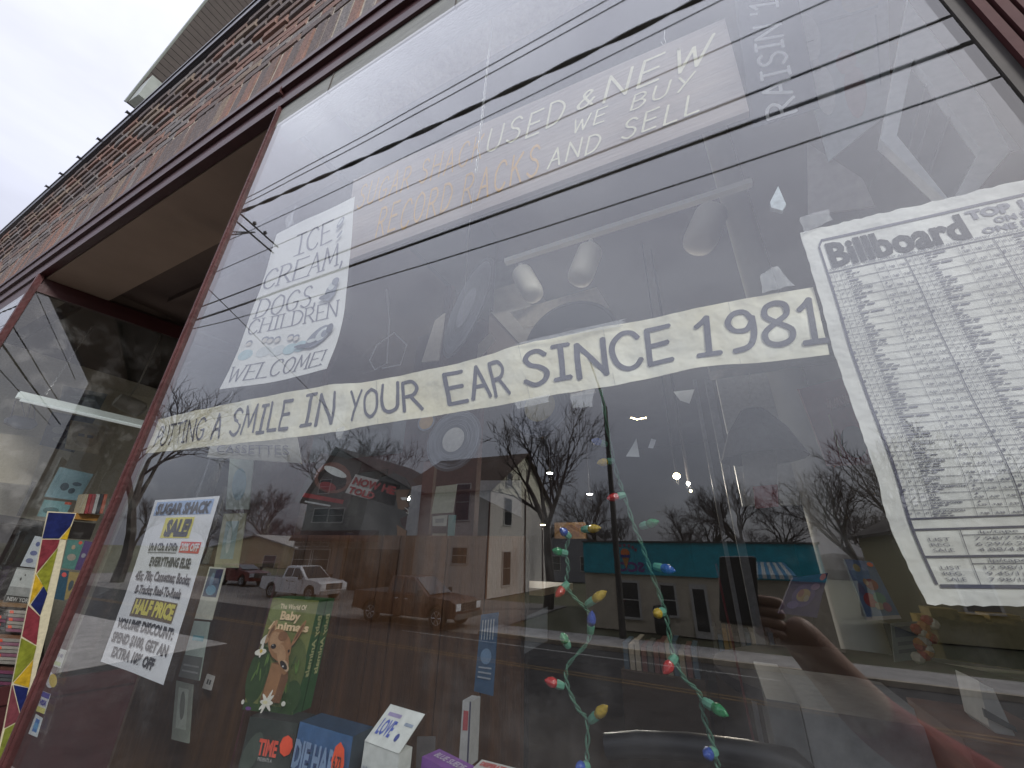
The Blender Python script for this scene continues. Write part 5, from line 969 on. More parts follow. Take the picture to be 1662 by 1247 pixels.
for g_, (x0, x1, ya, n_) in enumerate([(12, 43, 990, 6), (-8, 10, 998, 4), (-6, 34, 1036, 7), (-8, 24, 1088, 6)]):
    for k_ in range(n_):
        y0 = ya + k_ * 6.0; c = spc[(k_ * 2 + g_) % 6]
        mb = MB(); mb.slab([at(*p, -3.98, 0) for p in [(x0 + (2 - k_ * .8), y0), (x1 - k_ * .6, y0 + 2), (x1 - k_ * .7, y0 + 7), (x0 + (2 - k_ * .9), y0 + 5)]], (-1, 0, 0), .15)
        o = mb.build('video_case', ink(c)); cn_ = ['cream', 'black', 'tan', 'plum', 'violet', 'dark blue'][(k_ * 2 + g_) % 6]
        tag(o, '%s video case, %s from the top of the %s' % (cn_, ['first', 'second', 'third', 'fourth', 'fifth', 'sixth', 'seventh'][k_], ['upper middle stack', 'edge stack', 'stack under the middle shelf', 'stack at the lower left'][g_]), 'video case', 'video cases stacked in the left display')
        if k_ % 2 == 0 and g_ < 3:
            mb = MB(); mb.slab([at(*p, -3.979, 0) for p in [(x0 + 4 - k_ * .8, y0 + 1), (x0 + 10 - k_ * .8, y0 + 1.4), (x0 + 10 - k_ * .8, y0 + 6), (x0 + 4 - k_ * .8, y0 + 5.6)]], (1, 0, 0), .001); mb.build('price_dot', ink((.85, .12, .06)), o)
# right of the mosaic board, next to the main window post
for lab, px, c, its in [('teal magazine with a seated figure right of the mosaic board', [(110, 876), (137, 878), (121, 925), (100, 922)], (.10, .24, .22), [((.45, .33, .24), EL(.45, .75, .12, .08)), ((.34, .30, .26), EL(.5, .4, .3, .12)), ((.7, .12, .08), EL(.8, .92, .12, .06))]), ('purple magazine beside the window post', [(138, 878), (150, 880), (132, 926), (121, 925)], (.11, .07, .19), [((.3, .3, .36), EL(.5, .5, .3, .08))]), ('dark blue magazine with a pink dot below the teal one', [(99, 925), (112, 927), (104, 975), (88, 972)], (.04, .10, .16), [((.7, .12, .12), EL(.5, .85, .3, .08))]), ('ochre magazine beside the window post, lower', [(113, 928), (130, 930), (112, 972), (104, 974)], (.36, .27, .12), [((.08, .1, .12), EL(.5, .5, .3, .2))])]:
    left('magazine', lab, 'magazine', px, -4.05, c, its)
mb = MB(); mb.slab([at(*p, -4.1, 0) for p in [(118, 832), (163, 836), (157, 846), (114, 842)]], (-1, 0, 0), .2); tag(mb.build('orange_shelf', ink((.42, .20, .04))), 'orange wood shelf at the top right of the mosaic board', 'shelf')
mb = MB(); mb.slab([at(*p, -4.12, 0) for p in [(114, 846), (156, 850), (146, 876), (108, 874)]], (-1, 0, 0), .05); tag(mb.build('black_box', ink((.015, .015, .02))), 'black box under the orange shelf', 'box')
for k_, c in enumerate([(.40, .34, .24), (.33, .05, .06), (.28, .08, .09), (.45, .45, .46), (.05, .05, .06), (.42, .12, .08)]):
    mb = MB(); x0 = 131 + k_ * 6.2; mb.slab([at(*p, -4.06, 0) for p in [(x0 + 8, 802), (x0 + 13, 802.5), (x0 + 4.6, 834), (x0 - .6, 833.5)]], (-1, 0, 0), .12)
    tag(mb.build('upright_case', ink(c)), ['cream upright case, first on the orange shelf', 'dark red upright case, second on the orange shelf', 'dull red upright case, third on the orange shelf', 'white upright case on the orange shelf', 'black upright case on the orange shelf', 'orange red upright case nearest the window post'][k_], 'video case', 'upright cases on the orange shelf')
ln = thing('paper_lantern', 'round pale spot lamp hanging at the back of the left display', 'lamp', at(205, 655, -3.9, 0)); p = at(205, 655, -3.9, 0); mb = MB(); mb.lathe([(.01, -.07), (.05, -.06), (.06, 0), (.06, .10), (.03, .12)], p, (.1, .9, -.2), 16); mb.build('shade', ink((.26, .24, .20)), ln, True); mb = MB(); mb.tube([p + np.array([0, 0, .05]), p + np.array([0, .02, .2]), (p[0], p[1] + .02, 4.31)], .006, 5); mb.build('stem', ink((.26, .24, .2)), ln)
chain('hanging_chain', 'pale link chain hanging in the left display window', (at(150, 530, -4.0, 0), at(74, 640, -4.0, 0)), .006)
# ================================================================== ACROSS THE STREET (seen mirrored in the panes)
m_win = mat('dark_window', (.02, .022, .026), .12, .2, 2, spec=.7); m_trimw = mat('house_trim', (.42, .41, .39), .6, .08, 5)
def face_box(mb, p0, p1, yf, th=.12): mb.box((min(p0[0], p1[0]), yf - th, min(p0[2], p1[2])), (max(p0[0], p1[0]), yf, max(p0[2], p1[2])))
def siding(mb, x0, x1, yf, z0, z1, st=.16, side=False):
    z = z0
    while z < z1 - .02:
        h = min(st, z1 - z)
        if not side: mb.add([(x0, yf + .03, z), (x1, yf + .03, z), (x1, yf + .005, z + h), (x0, yf + .005, z + h)], [(0, 1, 2, 3)])
        else: mb.add([(yf + .03, x0, z), (yf + .03, x1, z), (yf + .005, x1, z + h), (yf + .005, x0, z + h)], [(0, 1, 2, 3)])
        z += h
def window(parent, x0, x1, z0, z1, yf, side=False):
    B = (lambda a, b: ((a[0], a[1], a[2]), (b[0], b[1], b[2]))) if not side else (lambda a, b: ((a[1], a[0], a[2]), (b[1], b[0], b[2])))
    t = .09; mb = MB()
    for a, b in [((x0 - t, yf + .035, z1), (x1 + t, yf + .08, z1 + t)), ((x0 - t, yf + .035, z0 - t), (x1 + t, yf + .09, z0)), ((x0 - t, yf + .035, z0), (x0, yf + .08, z1)), ((x1, yf + .035, z0), (x1 + t, yf + .08, z1)), ((x0, yf + .035, (z0 + z1) / 2 - .02), (x1, yf + .07, (z0 + z1) / 2 + .02))]: mb.box(*B(a, b))
    fr_ = mb.build('window', m_trimw, parent); mb = MB(); mb.box(*B((x0, yf + .032, z0), (x1, yf + .05, z1)))
    o = mb.build('pane', m_win); o.parent = fr_; o.location = o.location - wloc(fr_); return fr_
def child(o, p):
    o.parent = p; o.location = o.location - wloc(p); return o
# grey house, gable to the side street
m_sidg = mat('grey_siding', (.52, .49, .45), .75, .1, 3); m_sidd = mat('dark_grey_siding', (.20, .19, .18), .75, .1, 3); m_roofb = mat('brown_shingles', (.075, .048, .035), .9, .25, 6, .4, bscale=30)
HY = mir(787, 973, GZ, 2)[1]; HX = mir(787, 973, GZ, 2)[0]; HY2 = mir(852, 951, GZ, 2)[1]; HYM = (HY + HY2) / 2
ze = mir(790, 795, HY)[2]; zr = mir(836, 740, HYM)[2]; HL = HX - 9.5
hb = thing('grey_house', 'grey clapboard house with brown roof, gable end towards the light strings', 'house', (HX - 4, HYM, GZ))
mb = MB(); mb.box((HL, HY2, GZ), (HX, HY, ze)); mb.build('wall', m_sidg, hb)
mb = MB(); mb.slab([(HX - .25, HY, ze), (HX - .25, HYM, zr), (HX - .25, HY2, ze)], (1, 0, 0), .24); mb.slab([(HL, HY, ze), (HL, HYM, zr), (HL, HY2, ze)], (1, 0, 0), .24); mb.build('gable', mat('cream_gable', (.6, .58, .46), .7), hb)
mb = MB(); siding(mb, HL, HX, HY, GZ, ze); siding(mb, HY2, HY, HX, GZ, ze, side=True); stuff(mb.build('clapboards', m_sidg, hb))
mb = MB(); ov = .35
for s_ in (1, -1):
    ya = HY + ov if s_ > 0 else HY2 - ov; k_ = (zr - ze) / abs(HYM - HY); za = ze - ov * k_
    mb.slab([(HL - .3, ya, za + .05), (HX + .35, ya, za + .05), (HX + .35, HYM, zr + .05), (HL - .3, HYM, zr + .05)], (0, 0, 1), .12)
mb.build('roof', m_roofb, hb)
mb = MB(); mb.box((HX - .02, HY - .1, GZ), (HX + .06, HY + .05, ze)); mb.box((HX + .045, HYM - .1, GZ), (HX + .12, HYM, ze + 1)); mb.box((HX + .045, HY2 + 2.3, GZ), (HX + .12, HY2 + 2.4, ze)); mb.build('corner_board', mat('brown_trim', (.10, .05, .04), .6), hb)
for (a, b) in [((742, 787), (760, 844)), ((735, 889), (757, 915))]:
    p, q = mir(*a, HY), mir(*b, HY); window(hb, min(p[0], q[0]), max(p[0], q[0]), q[2], p[2], HY)
for (a, b) in [((819, 808), (829, 853)), ((816, 896), (827, 949)), ((823, 766), (829, 790))]:
    p, q = mir(*a, HX + .03, 0), mir(*b, HX + .03, 0); window(hb, min(p[1], q[1]), max(p[1], q[1]), q[2], p[2], HX, side=True)
# left house with shop front
AY = HY + 1.2; p_ap = mir(551, 730, AY); zl = mir(484, 806, AY); zr_ = mir(690, 775, AY)
AX0 = mir(474, 930, AY)[0]; AX1 = mir(655, 900, AY)[0]; eL = zl[2]; 
ha = thing('shopfront_house', 'grey gabled house with dark red shop awning and transom windows', 'house', ((AX0 + AX1) / 2, AY - 5, GZ))
mb = MB(); mb.box((AX0, AY - 10, GZ), (AX1, AY, eL)); mb.slab([(AX0, AY, eL), (AX1, AY, eL), (p_ap[0], AY, p_ap[2])], (0, -1, 0), 10); mb.build('wall', m_sidd, ha)
mb = MB(); siding(mb, AX0, AX1, AY, mir(520, 866, AY)[2], eL); stuff(mb.build('clapboards', m_sidd, ha))
mb = MB()
for (ex_, s_) in ((AX0, -1), (AX1, 1)):
    k_ = (p_ap[2] - eL) / abs(p_ap[0] - ex_); mb.slab([(ex_ + s_ * .5, AY + .5, eL - .5 * k_ + .06), (p_ap[0], AY + .5, p_ap[2] + .06), (p_ap[0], AY - 10.3, p_ap[2] + .06), (ex_ + s_ * .5, AY - 10.3, eL - .5 * k_ + .06)], (0, 0, 1), .14)
mb.build('roof', mat('dark_shingles', (.035, .028, .026), .9, .2, 6), ha)
for a, b in [((512, 826), (531, 847)), ((536, 826), (556, 847)), ((522, 780), (534, 800))]:
    p, q = mir(*a, AY), mir(*b, AY); window(ha, min(p[0], q[0]), max(p[0], q[0]), q[2], p[2], AY)
p, q = mir(474, 864, AY + .9), mir(600, 876, AY + .9); mb = MB(); mb.slab([(p[0], AY + .04, p[2] + .2), (p[0], AY + 1.0, p[2] - .45), (p[0], AY + 1.0, p[2] - .7), (p[0], AY + .04, p[2] - .7)], (1, 0, 0), q[0] - p[0]); mb.build('awning', mat('dark_red_awning', (.05, .012, .012), .7), ha)
for i in range(4): a_, b_ = mir(481 + i * 14, 876, AY), mir(492 + i * 14, 886, AY); window(ha, a_[0], b_[0], b_[2], a_[2], AY)
for i in range(2): a_, b_ = mir(480 + i * 28, 892, AY), mir(503 + i * 28, 925, AY); window(ha, a_[0], b_[0], b_[2], a_[2], AY)
a_, b_ = mir(560, 890, AY), mir(640, 965, AY); mb = MB(); mb.box((a_[0], AY + .04, GZ), (b_[0], AY + .08, a_[2])); mb.build('dark_entrance', m_win, ha)
# tan house at the far left
TY = -44; p, q = mir(352, 872, TY), mir(470, 955, TY); th_ = thing('tan_house', 'low tan house with a white gable edge behind the white truck', 'house', ((p[0] + q[0]) / 2, TY - 4, GZ))
zt = mir(430, 890, TY)[2]; mb = MB(); mb.box((p[0], TY - 8, GZ), (q[0], TY, zt)); mb.slab([(p[0], TY, zt), (q[0], TY, zt), ((p[0] + q[0]) / 2 , TY, zt + 1.8)], (0, -1, 0), 8); mb.build('wall', mat('tan_render', (.42, .33, .19), .8, .1, 3), th_)
mb = MB(); xm = (p[0] + q[0]) / 2
for ex_ in (p[0] - .5, q[0] + .5): mb.slab([(ex_, TY + .4, zt - .1), (xm, TY + .4, zt + 1.95), (xm, TY - 8.4, zt + 1.95), (ex_, TY - 8.4, zt - .1)], (0, 0, 1), .2)
mb.build('roof', mat('pale_roof', (.30, .29, .27), .8), th_)
a_, b_ = mir(430, 902, TY), mir(444, 922, TY); window(th_, a_[0], b_[0], b_[2], a_[2], TY)
# teal fronted low shop
SY = mir(1145, 1037, GZ, 2)[1]; xa, xb = mir(948, 900, SY)[0], mir(1330, 900, SY)[0]; zt1 = mir(1100, 882, SY)[2]; zt0 = mir(1100, 938, SY)[2]
ts = thing('teal_shop', 'low cream shop with a wide teal fascia and ice cream cone emblem', 'building', ((xa + xb) / 2, SY - 5, GZ))
mb = MB(); mb.box((xa, SY - 10, GZ), (xb, SY, zt0 + .05)); mb.build('wall', mat('cream_render', (.48, .42, .33), .8, .12, 3), ts)
mb = MB(); x_ = xa; n_ = 0
while x_ < xb - .1: mb = MB(); mb.box((x_ + .01, SY - 10, zt0 + .06), (min(x_ + 2.4, xb), SY + .14, zt1)); mb.build('fascia_panel', mat('teal_paint', (.015, .30, .38), .5, .15, 4), ts); x_ += 2.4
mb = MB(); mb.box((xa - .05, SY - 10, zt1 + .003), (xb + .05, SY + .22, zt1 + .07)); mb.build('coping', mat('dark_coping', (.06, .06, .06), .5), ts)
for a, b in [((1003, 945), (1040, 1003)), ((1072, 950), (1100, 1000)), ((1180, 952), (1216, 1010))]:
    a_, b_ = mir(*a, SY), mir(*b, SY); window(ts, a_[0], b_[0], b_[2], a_[2], SY)
a_, b_ = mir(1118, 948, SY), mir(1160, 1036, SY); d_ = MB(); d_.box((a_[0], SY + .02, GZ), (b_[0], SY + .09, a_[2])); dd = d_.build('door', m_trimw, ts); d_ = MB(); w__ = b_[0] - a_[0]; d_.box((a_[0] + w__ * .16, SY + .092, GZ + .25), (b_[0] - w__ * .16, SY + .10, a_[2] - .18)); child(d_.build('pane', m_win), dd)
c_ = mir(1015, 903, SY + .16); k_ = MB(); k_.slab([(c_[0] - .17, SY + .145, c_[2] - .02), (c_[0] + .17, SY + .145, c_[2] - .02), (c_[0], SY + .145, c_[2] - .55)], (0, 1, 0), .02); k_.build('cone', ink((.45, .20, .05)), ts)
k_ = MB(); k_.lathe([(.20, 0), (.20, .03), (.01, .03)], (c_[0], SY + .145, c_[2] + .12), (0, 1, 0), 14); k_.build('orange_scoop', ink((.6, .16, .04)), ts)
k_ = MB(); k_.box((c_[0] - .22, SY + .176, c_[2] - .06), (c_[0] + .22, SY + .19, c_[2] + .05)); k_.build('blue_swirl', ink((.03, .04, .22)), ts)
vs, fs, w_ = font_faces('SCO', .05); k_ = MB(); k_.add([(c_[0] + .25 - x__ * .42 + .35 + .2, SY + .15, c_[2] - .62 + y__ * .36) for x__, y__ in vs], fs)
k_.build('lettering', ink((.16, .04, .22)), ts)
k_ = MB()
for i in range(7): t = math.pi * (.15 + .7 * i / 6); k_.box((c_[0] + .55 * math.cos(t) - .05, SY + .15, c_[2] + .05 + .35 * math.sin(t)), (c_[0] + .55 * math.cos(t) + .05, SY + .165, c_[2] + .17 + .35 * math.sin(t)))
stuff(k_.build('arched_lettering', ink((.30, .06, .12)), ts))
aw = thing('striped_awning', 'small blue and white striped awning below the teal fascia', 'awning', mir(1250, 940, SY + .7)); a_, b_ = mir(1222, 918, SY + .5), mir(1284, 940, SY + .9)
n_ = 11; z1_ = mir(1250, 914, SY + .3)[2]; z0_ = mir(1250, 940, SY + .95)[2]
for i in range(n_):
    x0 = a_[0] + (b_[0] - a_[0]) * i / n_; x1 = a_[0] + (b_[0] - a_[0]) * (i + 1) / n_; f0 = (i - n_ / 2) * .035; f1 = (i + 1 - n_ / 2) * .035
    k_ = MB(); k_.slab([(x0, SY + .16, z1_), (x1, SY + .16, z1_), (x1 + f1, SY + .95, z0_ + .12), (x0 + f0, SY + .95, z0_ + .12)], (0, 0, 1), .02); k_.slab([(x0 + f0, SY + .96, z0_ + .12), (x1 + f1, SY + .96, z0_ + .12), (x1 + f1, SY + .96, z0_), (x0 + f0, SY + .96, z0_)], (0, 1, 0), .02); k_.build('stripe', ink((.08, .25, .38) if i % 2 == 0 else (.5, .5, .46)), aw)
# bin and far houses behind
b_ = mir(1075, 1010, SY + .8); k_ = MB(); k_.lathe([(.25, 0), (.30, .1), (.32, .9), (.28, 1.0), (.05, 1.05)], (b_[0], SY + .8, GZ + .11), (0, 0, 1), 12); tag(k_.build('litter_bin', m_win, None, True), 'dark litter bin in front of the cream shop wall', 'bin')
for i, (px, py, Y, w, c, lab) in enumerate([(925, 890, -48, 6, (.22, .22, .24), 'small grey house between the big house and the teal shop'), (1760, 1000, -24, 9, (.30, .26, .14), 'long ochre house at the far right behind the chart')]):
    p = mir(px, py, Y); h_ = thing('far_house', lab, 'house', (p[0], Y, GZ)); k_ = MB(); k_.box((p[0] - w / 2, Y - 6, GZ), (p[0] + w / 2, Y, GZ + 4.2)); k_.slab([(p[0] - w / 2, Y, GZ + 4.2), (p[0] + w / 2, Y, GZ + 4.2), (p[0], Y, GZ + 6.4)], (0, -1, 0), 6); k_.build('wall', ink(c), h_)
    k_ = MB()
    for ex_ in (p[0] - w / 2 - .4, p[0] + w / 2 + .4): k_.slab([(ex_, Y + .3, GZ + 4.1), (p[0], Y + .3, GZ + 6.5), (p[0], Y - 6.3, GZ + 6.5), (ex_, Y - 6.3, GZ + 4.1)], (0, 0, 1), .15)
    k_.build('roof', MATS['dark_shingles'], h_)
    for q in (-.3, .3): window(h_, p[0] + q * w - .5, p[0] + q * w + .5, GZ + 1.2, GZ + 2.7, Y)
# ------------------------------------------------------------------ trees
m_bark = mat('bare_bark', (.055, .042, .036), .9, .3, 8); m_twig = mat('twigs', (.045, .028, .027), .9, .2, 8)
def treemesh(seed, H=10, lv=6, k0=3, spread=.62, twr=.018):
    rd = random.Random(seed); T = MB(); B = MB()
    def br(p, d, L, r, l):
        n = 3; pts = [p]; q = p; dd = d
        for i in range(n):
            dd = (dd + Vector((rd.uniform(-1, 1), rd.uniform(-1, 1), rd.uniform(-.5, .8))) * .16).normalized(); q = q + dd * (L / n); pts.append(q)
        (T if l <= 1 else B).tube(pts, [r, r * .9, r * .78, r * .62], 6 if l <= 1 else 3, cap=False)
        if l >= lv: return
        for j in range(k0 if l > 0 else k0 + 1):
            a = rd.uniform(0, 2 * math.pi); s_ = spread * rd.uniform(.6, 1.3); ax = dd.orthogonal().normalized(); ax.rotate(Matrix.Rotation(a, 3, dd)); nd_ = (dd * math.cos(s_) + ax * math.sin(s_) + Vector((0, 0, .12))).normalized()
            st = pts[-1] if j == 0 or l == 0 else pts[rd.choice([1, 2, 2, 3])]
            br(st, nd_, L * rd.uniform(.62, .85), max(r * rd.uniform(.45, .62), twr * .55), l + 1)
    br(Vector((0, 0, 0)), Vector((rd.uniform(-.08, .08), 0, 1)), H * .27, H * .022, 0)
    return T, B
TM = [treemesh(s_) for s_ in (3, 8, 15)]
tprot = []
for T, B in TM:
    hh = max(v[2] for v in B.v); T.v = [tuple(c / hh for c in v) for v in T.v]; B.v = [tuple(c / hh for c in v) for v in B.v]
    me1 = bpy.data.meshes.new('trunk'); me1.from_pydata(T.v, [], T.f); me1.materials.append(m_bark); me2 = bpy.data.meshes.new('branches'); me2.from_pydata(B.v, [], B.f); me2.materials.append(m_twig); tprot.append((me1, me2))
tl_ = [(318, 612, -17.5, 0, 'budding bare tree in front of the left houses, nearest the flyer'), (607, 694, -42, 1, 'bare tree rising behind the two grey houses'), (885, 640, -24, 2, 'large bare tree with two leaning limbs right of the grey house'), (965, 770, -38, 0, 'thin bare tree behind the street light pole'), (1185, 768, -46, 1, 'spreading bare tree above the teal fascia'), (1095, 815, -60, 0, 'low rounded bare tree above the teal fascia, left one'), (1140, 800, -58, 2, 'mid sized bare tree behind the teal shop roof'), (1420, 690, -27, 2, 'big dense bare tree behind the record chart'), (1330, 745, -32, 1, 'bare tree between the round pipe and the chart'), (400, 790, -50, 2, 'reddish bare tree left of the shopfront house'), (455, 785, -46, 1, 'bare tree touching the shopfront house gable'), (250, 800, -52, 0, 'far bare tree at the left edge of the pane'), (1510, 700, -30, 0, 'bare tree at the far right side of the street'), (745, 745, -60, 2, 'faint bare tree over the grey house ridge'), (350, 835, -44, 1, 'small bare tree in front of the tan house'), (1240, 800, -64, 0, 'far bare tree right of the spreading one')]
for px, py, Y, k_, lab in tl_:
    p = mir(px, py, Y); t_ = thing('bare_tree', lab, 'tree', (p[0], Y, GZ), group='bare winter trees across the street'); hgt = p[2] - GZ
    for nm, me in zip(('trunk', 'branches'), tprot[k_]):
        o = bpy.data.objects.new(nm, me); COL.objects.link(o); o.parent = t_
        if nm == 'branches': o['kind'] = 'stuff'
    w_ = hgt * (1.0 if px != 885 else .9); t_.scale = (w_, w_, hgt); t_.rotation_euler = (0, 0, px * .7)
rd = random.Random(77); k_ = MB()
for i in range(46):
    T, B = TM[i % 3]; x_ = rd.uniform(-130, 70); y_ = rd.uniform(-95, -70); h_ = rd.uniform(7, 12); an = rd.uniform(0, 6.28); ca, sa = math.cos(an) * h_ * 1.2, math.sin(an) * h_ * 1.2
    k_.add([(x_ + v[0] * ca - v[1] * sa, y_ + v[0] * sa + v[1] * ca, GZ + v[2] * h_) for v in B.v], B.f)
o = k_.build('distant_wood', m_twig, None, origin=(0, -80, GZ)); tag(o, 'dark band of bare woods on the far side behind the houses', 'woods', kind='stuff')
k_ = MB()
for i in range(14):
    x_ = -150 + i * 17; k_.lathe([(.1, 4.2), (6, 3.4), (10, 1.5), (11, -.5)], (x_, -100 + rd.uniform(-3, 3), GZ), (0, 0, 1), 12)
struct(k_.build('far_hills', mat('far_scrub', (.06, .05, .045), .95, .3, .3)))
# hedge strip between the lot and the teal shop
# ------------------------------------------------------------------ poles and wires
m_pole = mat('weathered_pole', (.05, .045, .042), .8, .25, 4, stretch=(1, 1, .2)); m_wirek = mat('black_cable', (.012, .012, .014), .5)
PB = mir(1012, 1042, GZ, 2); up_ = thing('utility_pole', 'dark timber street pole in front of the teal shop', 'pole', PB); zt_ = mir(984, 660, PB[1])[2]
mb = MB(); mb.tube([PB, (PB[0], PB[1], zt_)], [.13, .10], 10); mb.build('pole', m_pole, up_); q = mir(972, 628, PB[1]); mb = MB(); mb.tube([(PB[0], PB[1], zt_ - .02), q, q + np.array([-.25, .4, 1.2])], [.07, .05, .04], 6); mb.build('lamp_arm', m_pole, up_)
WY = -3.0; pw = thing('street_pole_crossarm', 'grey paired crossarm with insulators and braces on a pole beyond the corner post', 'pole', (0, 0, 0))
A_ = mir(383, 350, WY - .6); B_ = mir(447, 406, A_[2], 2); px_ = A_[0] - .25; pw.location = (px_, A_[1], NZ)
m_galv = mat('galvanised', (.085, .085, .09), .5, .15, 9)
mb = MB(); mb.tube([(px_, A_[1], NZ), (px_, A_[1], A_[2] + 1.2)], .14, 10); mb.build('pole', m_pole, pw)
dv = B_ - A_; 
for off in (-.09, .09): mb = MB(); p_, q_ = A_ - dv * .3, B_; mb.box((min(p_[0], q_[0]) + off - .035, 0, 0), (min(p_[0], q_[0]) + off + .035, .01, .01)) if False else None; mb.tube([p_ + np.array([off, 0, off]), q_ + np.array([off, 0, off])], .035, 4); mb.build('crossarm', m_galv, pw)
for q_ in (.35, .62): pp = A_ + dv * q_; mb = MB(); mb.lathe([(.01, 0), (.05, .02), (.06, .07), (.03, .12)], pp + np.array([.09, 0, .13]), (0, 0, 1), 10); mb.build('insulator', m_galv, pw)
for dz in (-.55, -.7): mb = MB(); mb.tube([(px_, A_[1], A_[2] + dz), A_ + dv * .45], .022, 4); mb.build('brace', m_galv, pw)
wires = [('upper thin cable of the close pair crossing the top of the window', [(400, 322), (500, 269), (984, 0)], .010, -3.0), ('lower thin cable of the close pair crossing the top of the window', [(396, 332), (500, 278), (1013, 0)], .010, -3.0),
 ('thin single cable under the twisted one', [(421, 367), (500, 330), (1100, 36)], .009, -3.1), ('thin cable running over the lettered board', [(400, 420), (572, 343), (1100, 106), (1351, 0)], .009, -3.2), ('medium cable over the foot of the lettered board', [(350, 490), (568, 404), (1062, 209), (1553, 27)], .015, -3.3), ('heaviest straight cable below the lettered board', [(308, 523), (608, 420), (1100, 238), (1585, 69)], .021, -3.0), ('lowest thin cable crossing above the spot lamps', [(303, 536), (560, 470), (720, 420), (1062, 307), (1640, 123)], .010, -3.2)]
def wire3(pts, Y, n=26):
    P_ = np.array([mir(*p, Y) for p in pts]); P_ = P_[np.argsort(P_[:, 0])]; xs = np.linspace(-34, 14, n); c1 = np.polyfit(P_[:, 0], P_[:, 2], 1 if len(pts) < 3 else 2)
    if len(pts) >= 3 and c1[0] < 0: c1 = np.polyfit(P_[:, 0], P_[:, 2], 1)
    zs = np.polyval(c1, np.clip(xs, P_[0, 0], P_[-1, 0])); 
    s0 = np.polyval(np.polyder(c1), P_[0, 0]); s1 = np.polyval(np.polyder(c1), P_[-1, 0])
    zs = zs + np.where(xs < P_[0, 0], (xs - P_[0, 0]) * s0, 0) + np.where(xs > P_[-1, 0], (xs - P_[-1, 0]) * s1, 0)
    return [(x, Y, z) for x, z in zip(xs, zs)]
for lab, pts, r_, Y in wires:
    mb = MB(); mb.tube(wire3(pts, Y), r_, 5); tag(mb.build('overhead_wire', m_wirek), lab, 'cable')
P_ = wire3([(388, 345), (500, 298), (760, 177), (1100, 16)], -3.1, 420); tw = thing('overhead_wire', 'thick twisted black cable swinging across the top of the window', 'cable', P_[0])
mb = MB(); mb.tube(P_, .014, 5); mb.build('core', m_wirek, tw)
for ph in (0, math.pi): mb = MB(); mb.tube([(x, y + .024 * math.cos(x * 3.2 + ph), z + .024 * math.sin(x * 3.2 + ph)) for x, y, z in P_], .017, 5); mb.build('strand', m_wirek, tw)
a_, b_ = mir(333, 464, -3), mir(525, 656, -9); mb = MB(); d_ = b_ - a_; mb.tube([a_ - d_ * .08, a_, b_, b_ + d_ * .9], .011, 5); tag(mb.build('overhead_wire', m_wirek), 'slanting service wire crossing the ice cream sign downwards to the right', 'cable')
for k_, (y0, y1) in enumerate([((235, 640), (330, 700)), ((230, 655), (330, 722))]):
    a_, b_ = mir(*y0, -7), mir(*y1, -11); d_ = b_ - a_; mb = MB(); mb.tube([a_ - d_ * .1, b_ + d_], .012, 5); tag(mb.build('overhead_wire', m_wirek), ['upper of two service wires by the budding tree', 'lower of two service wires by the budding tree'][k_], 'cable')
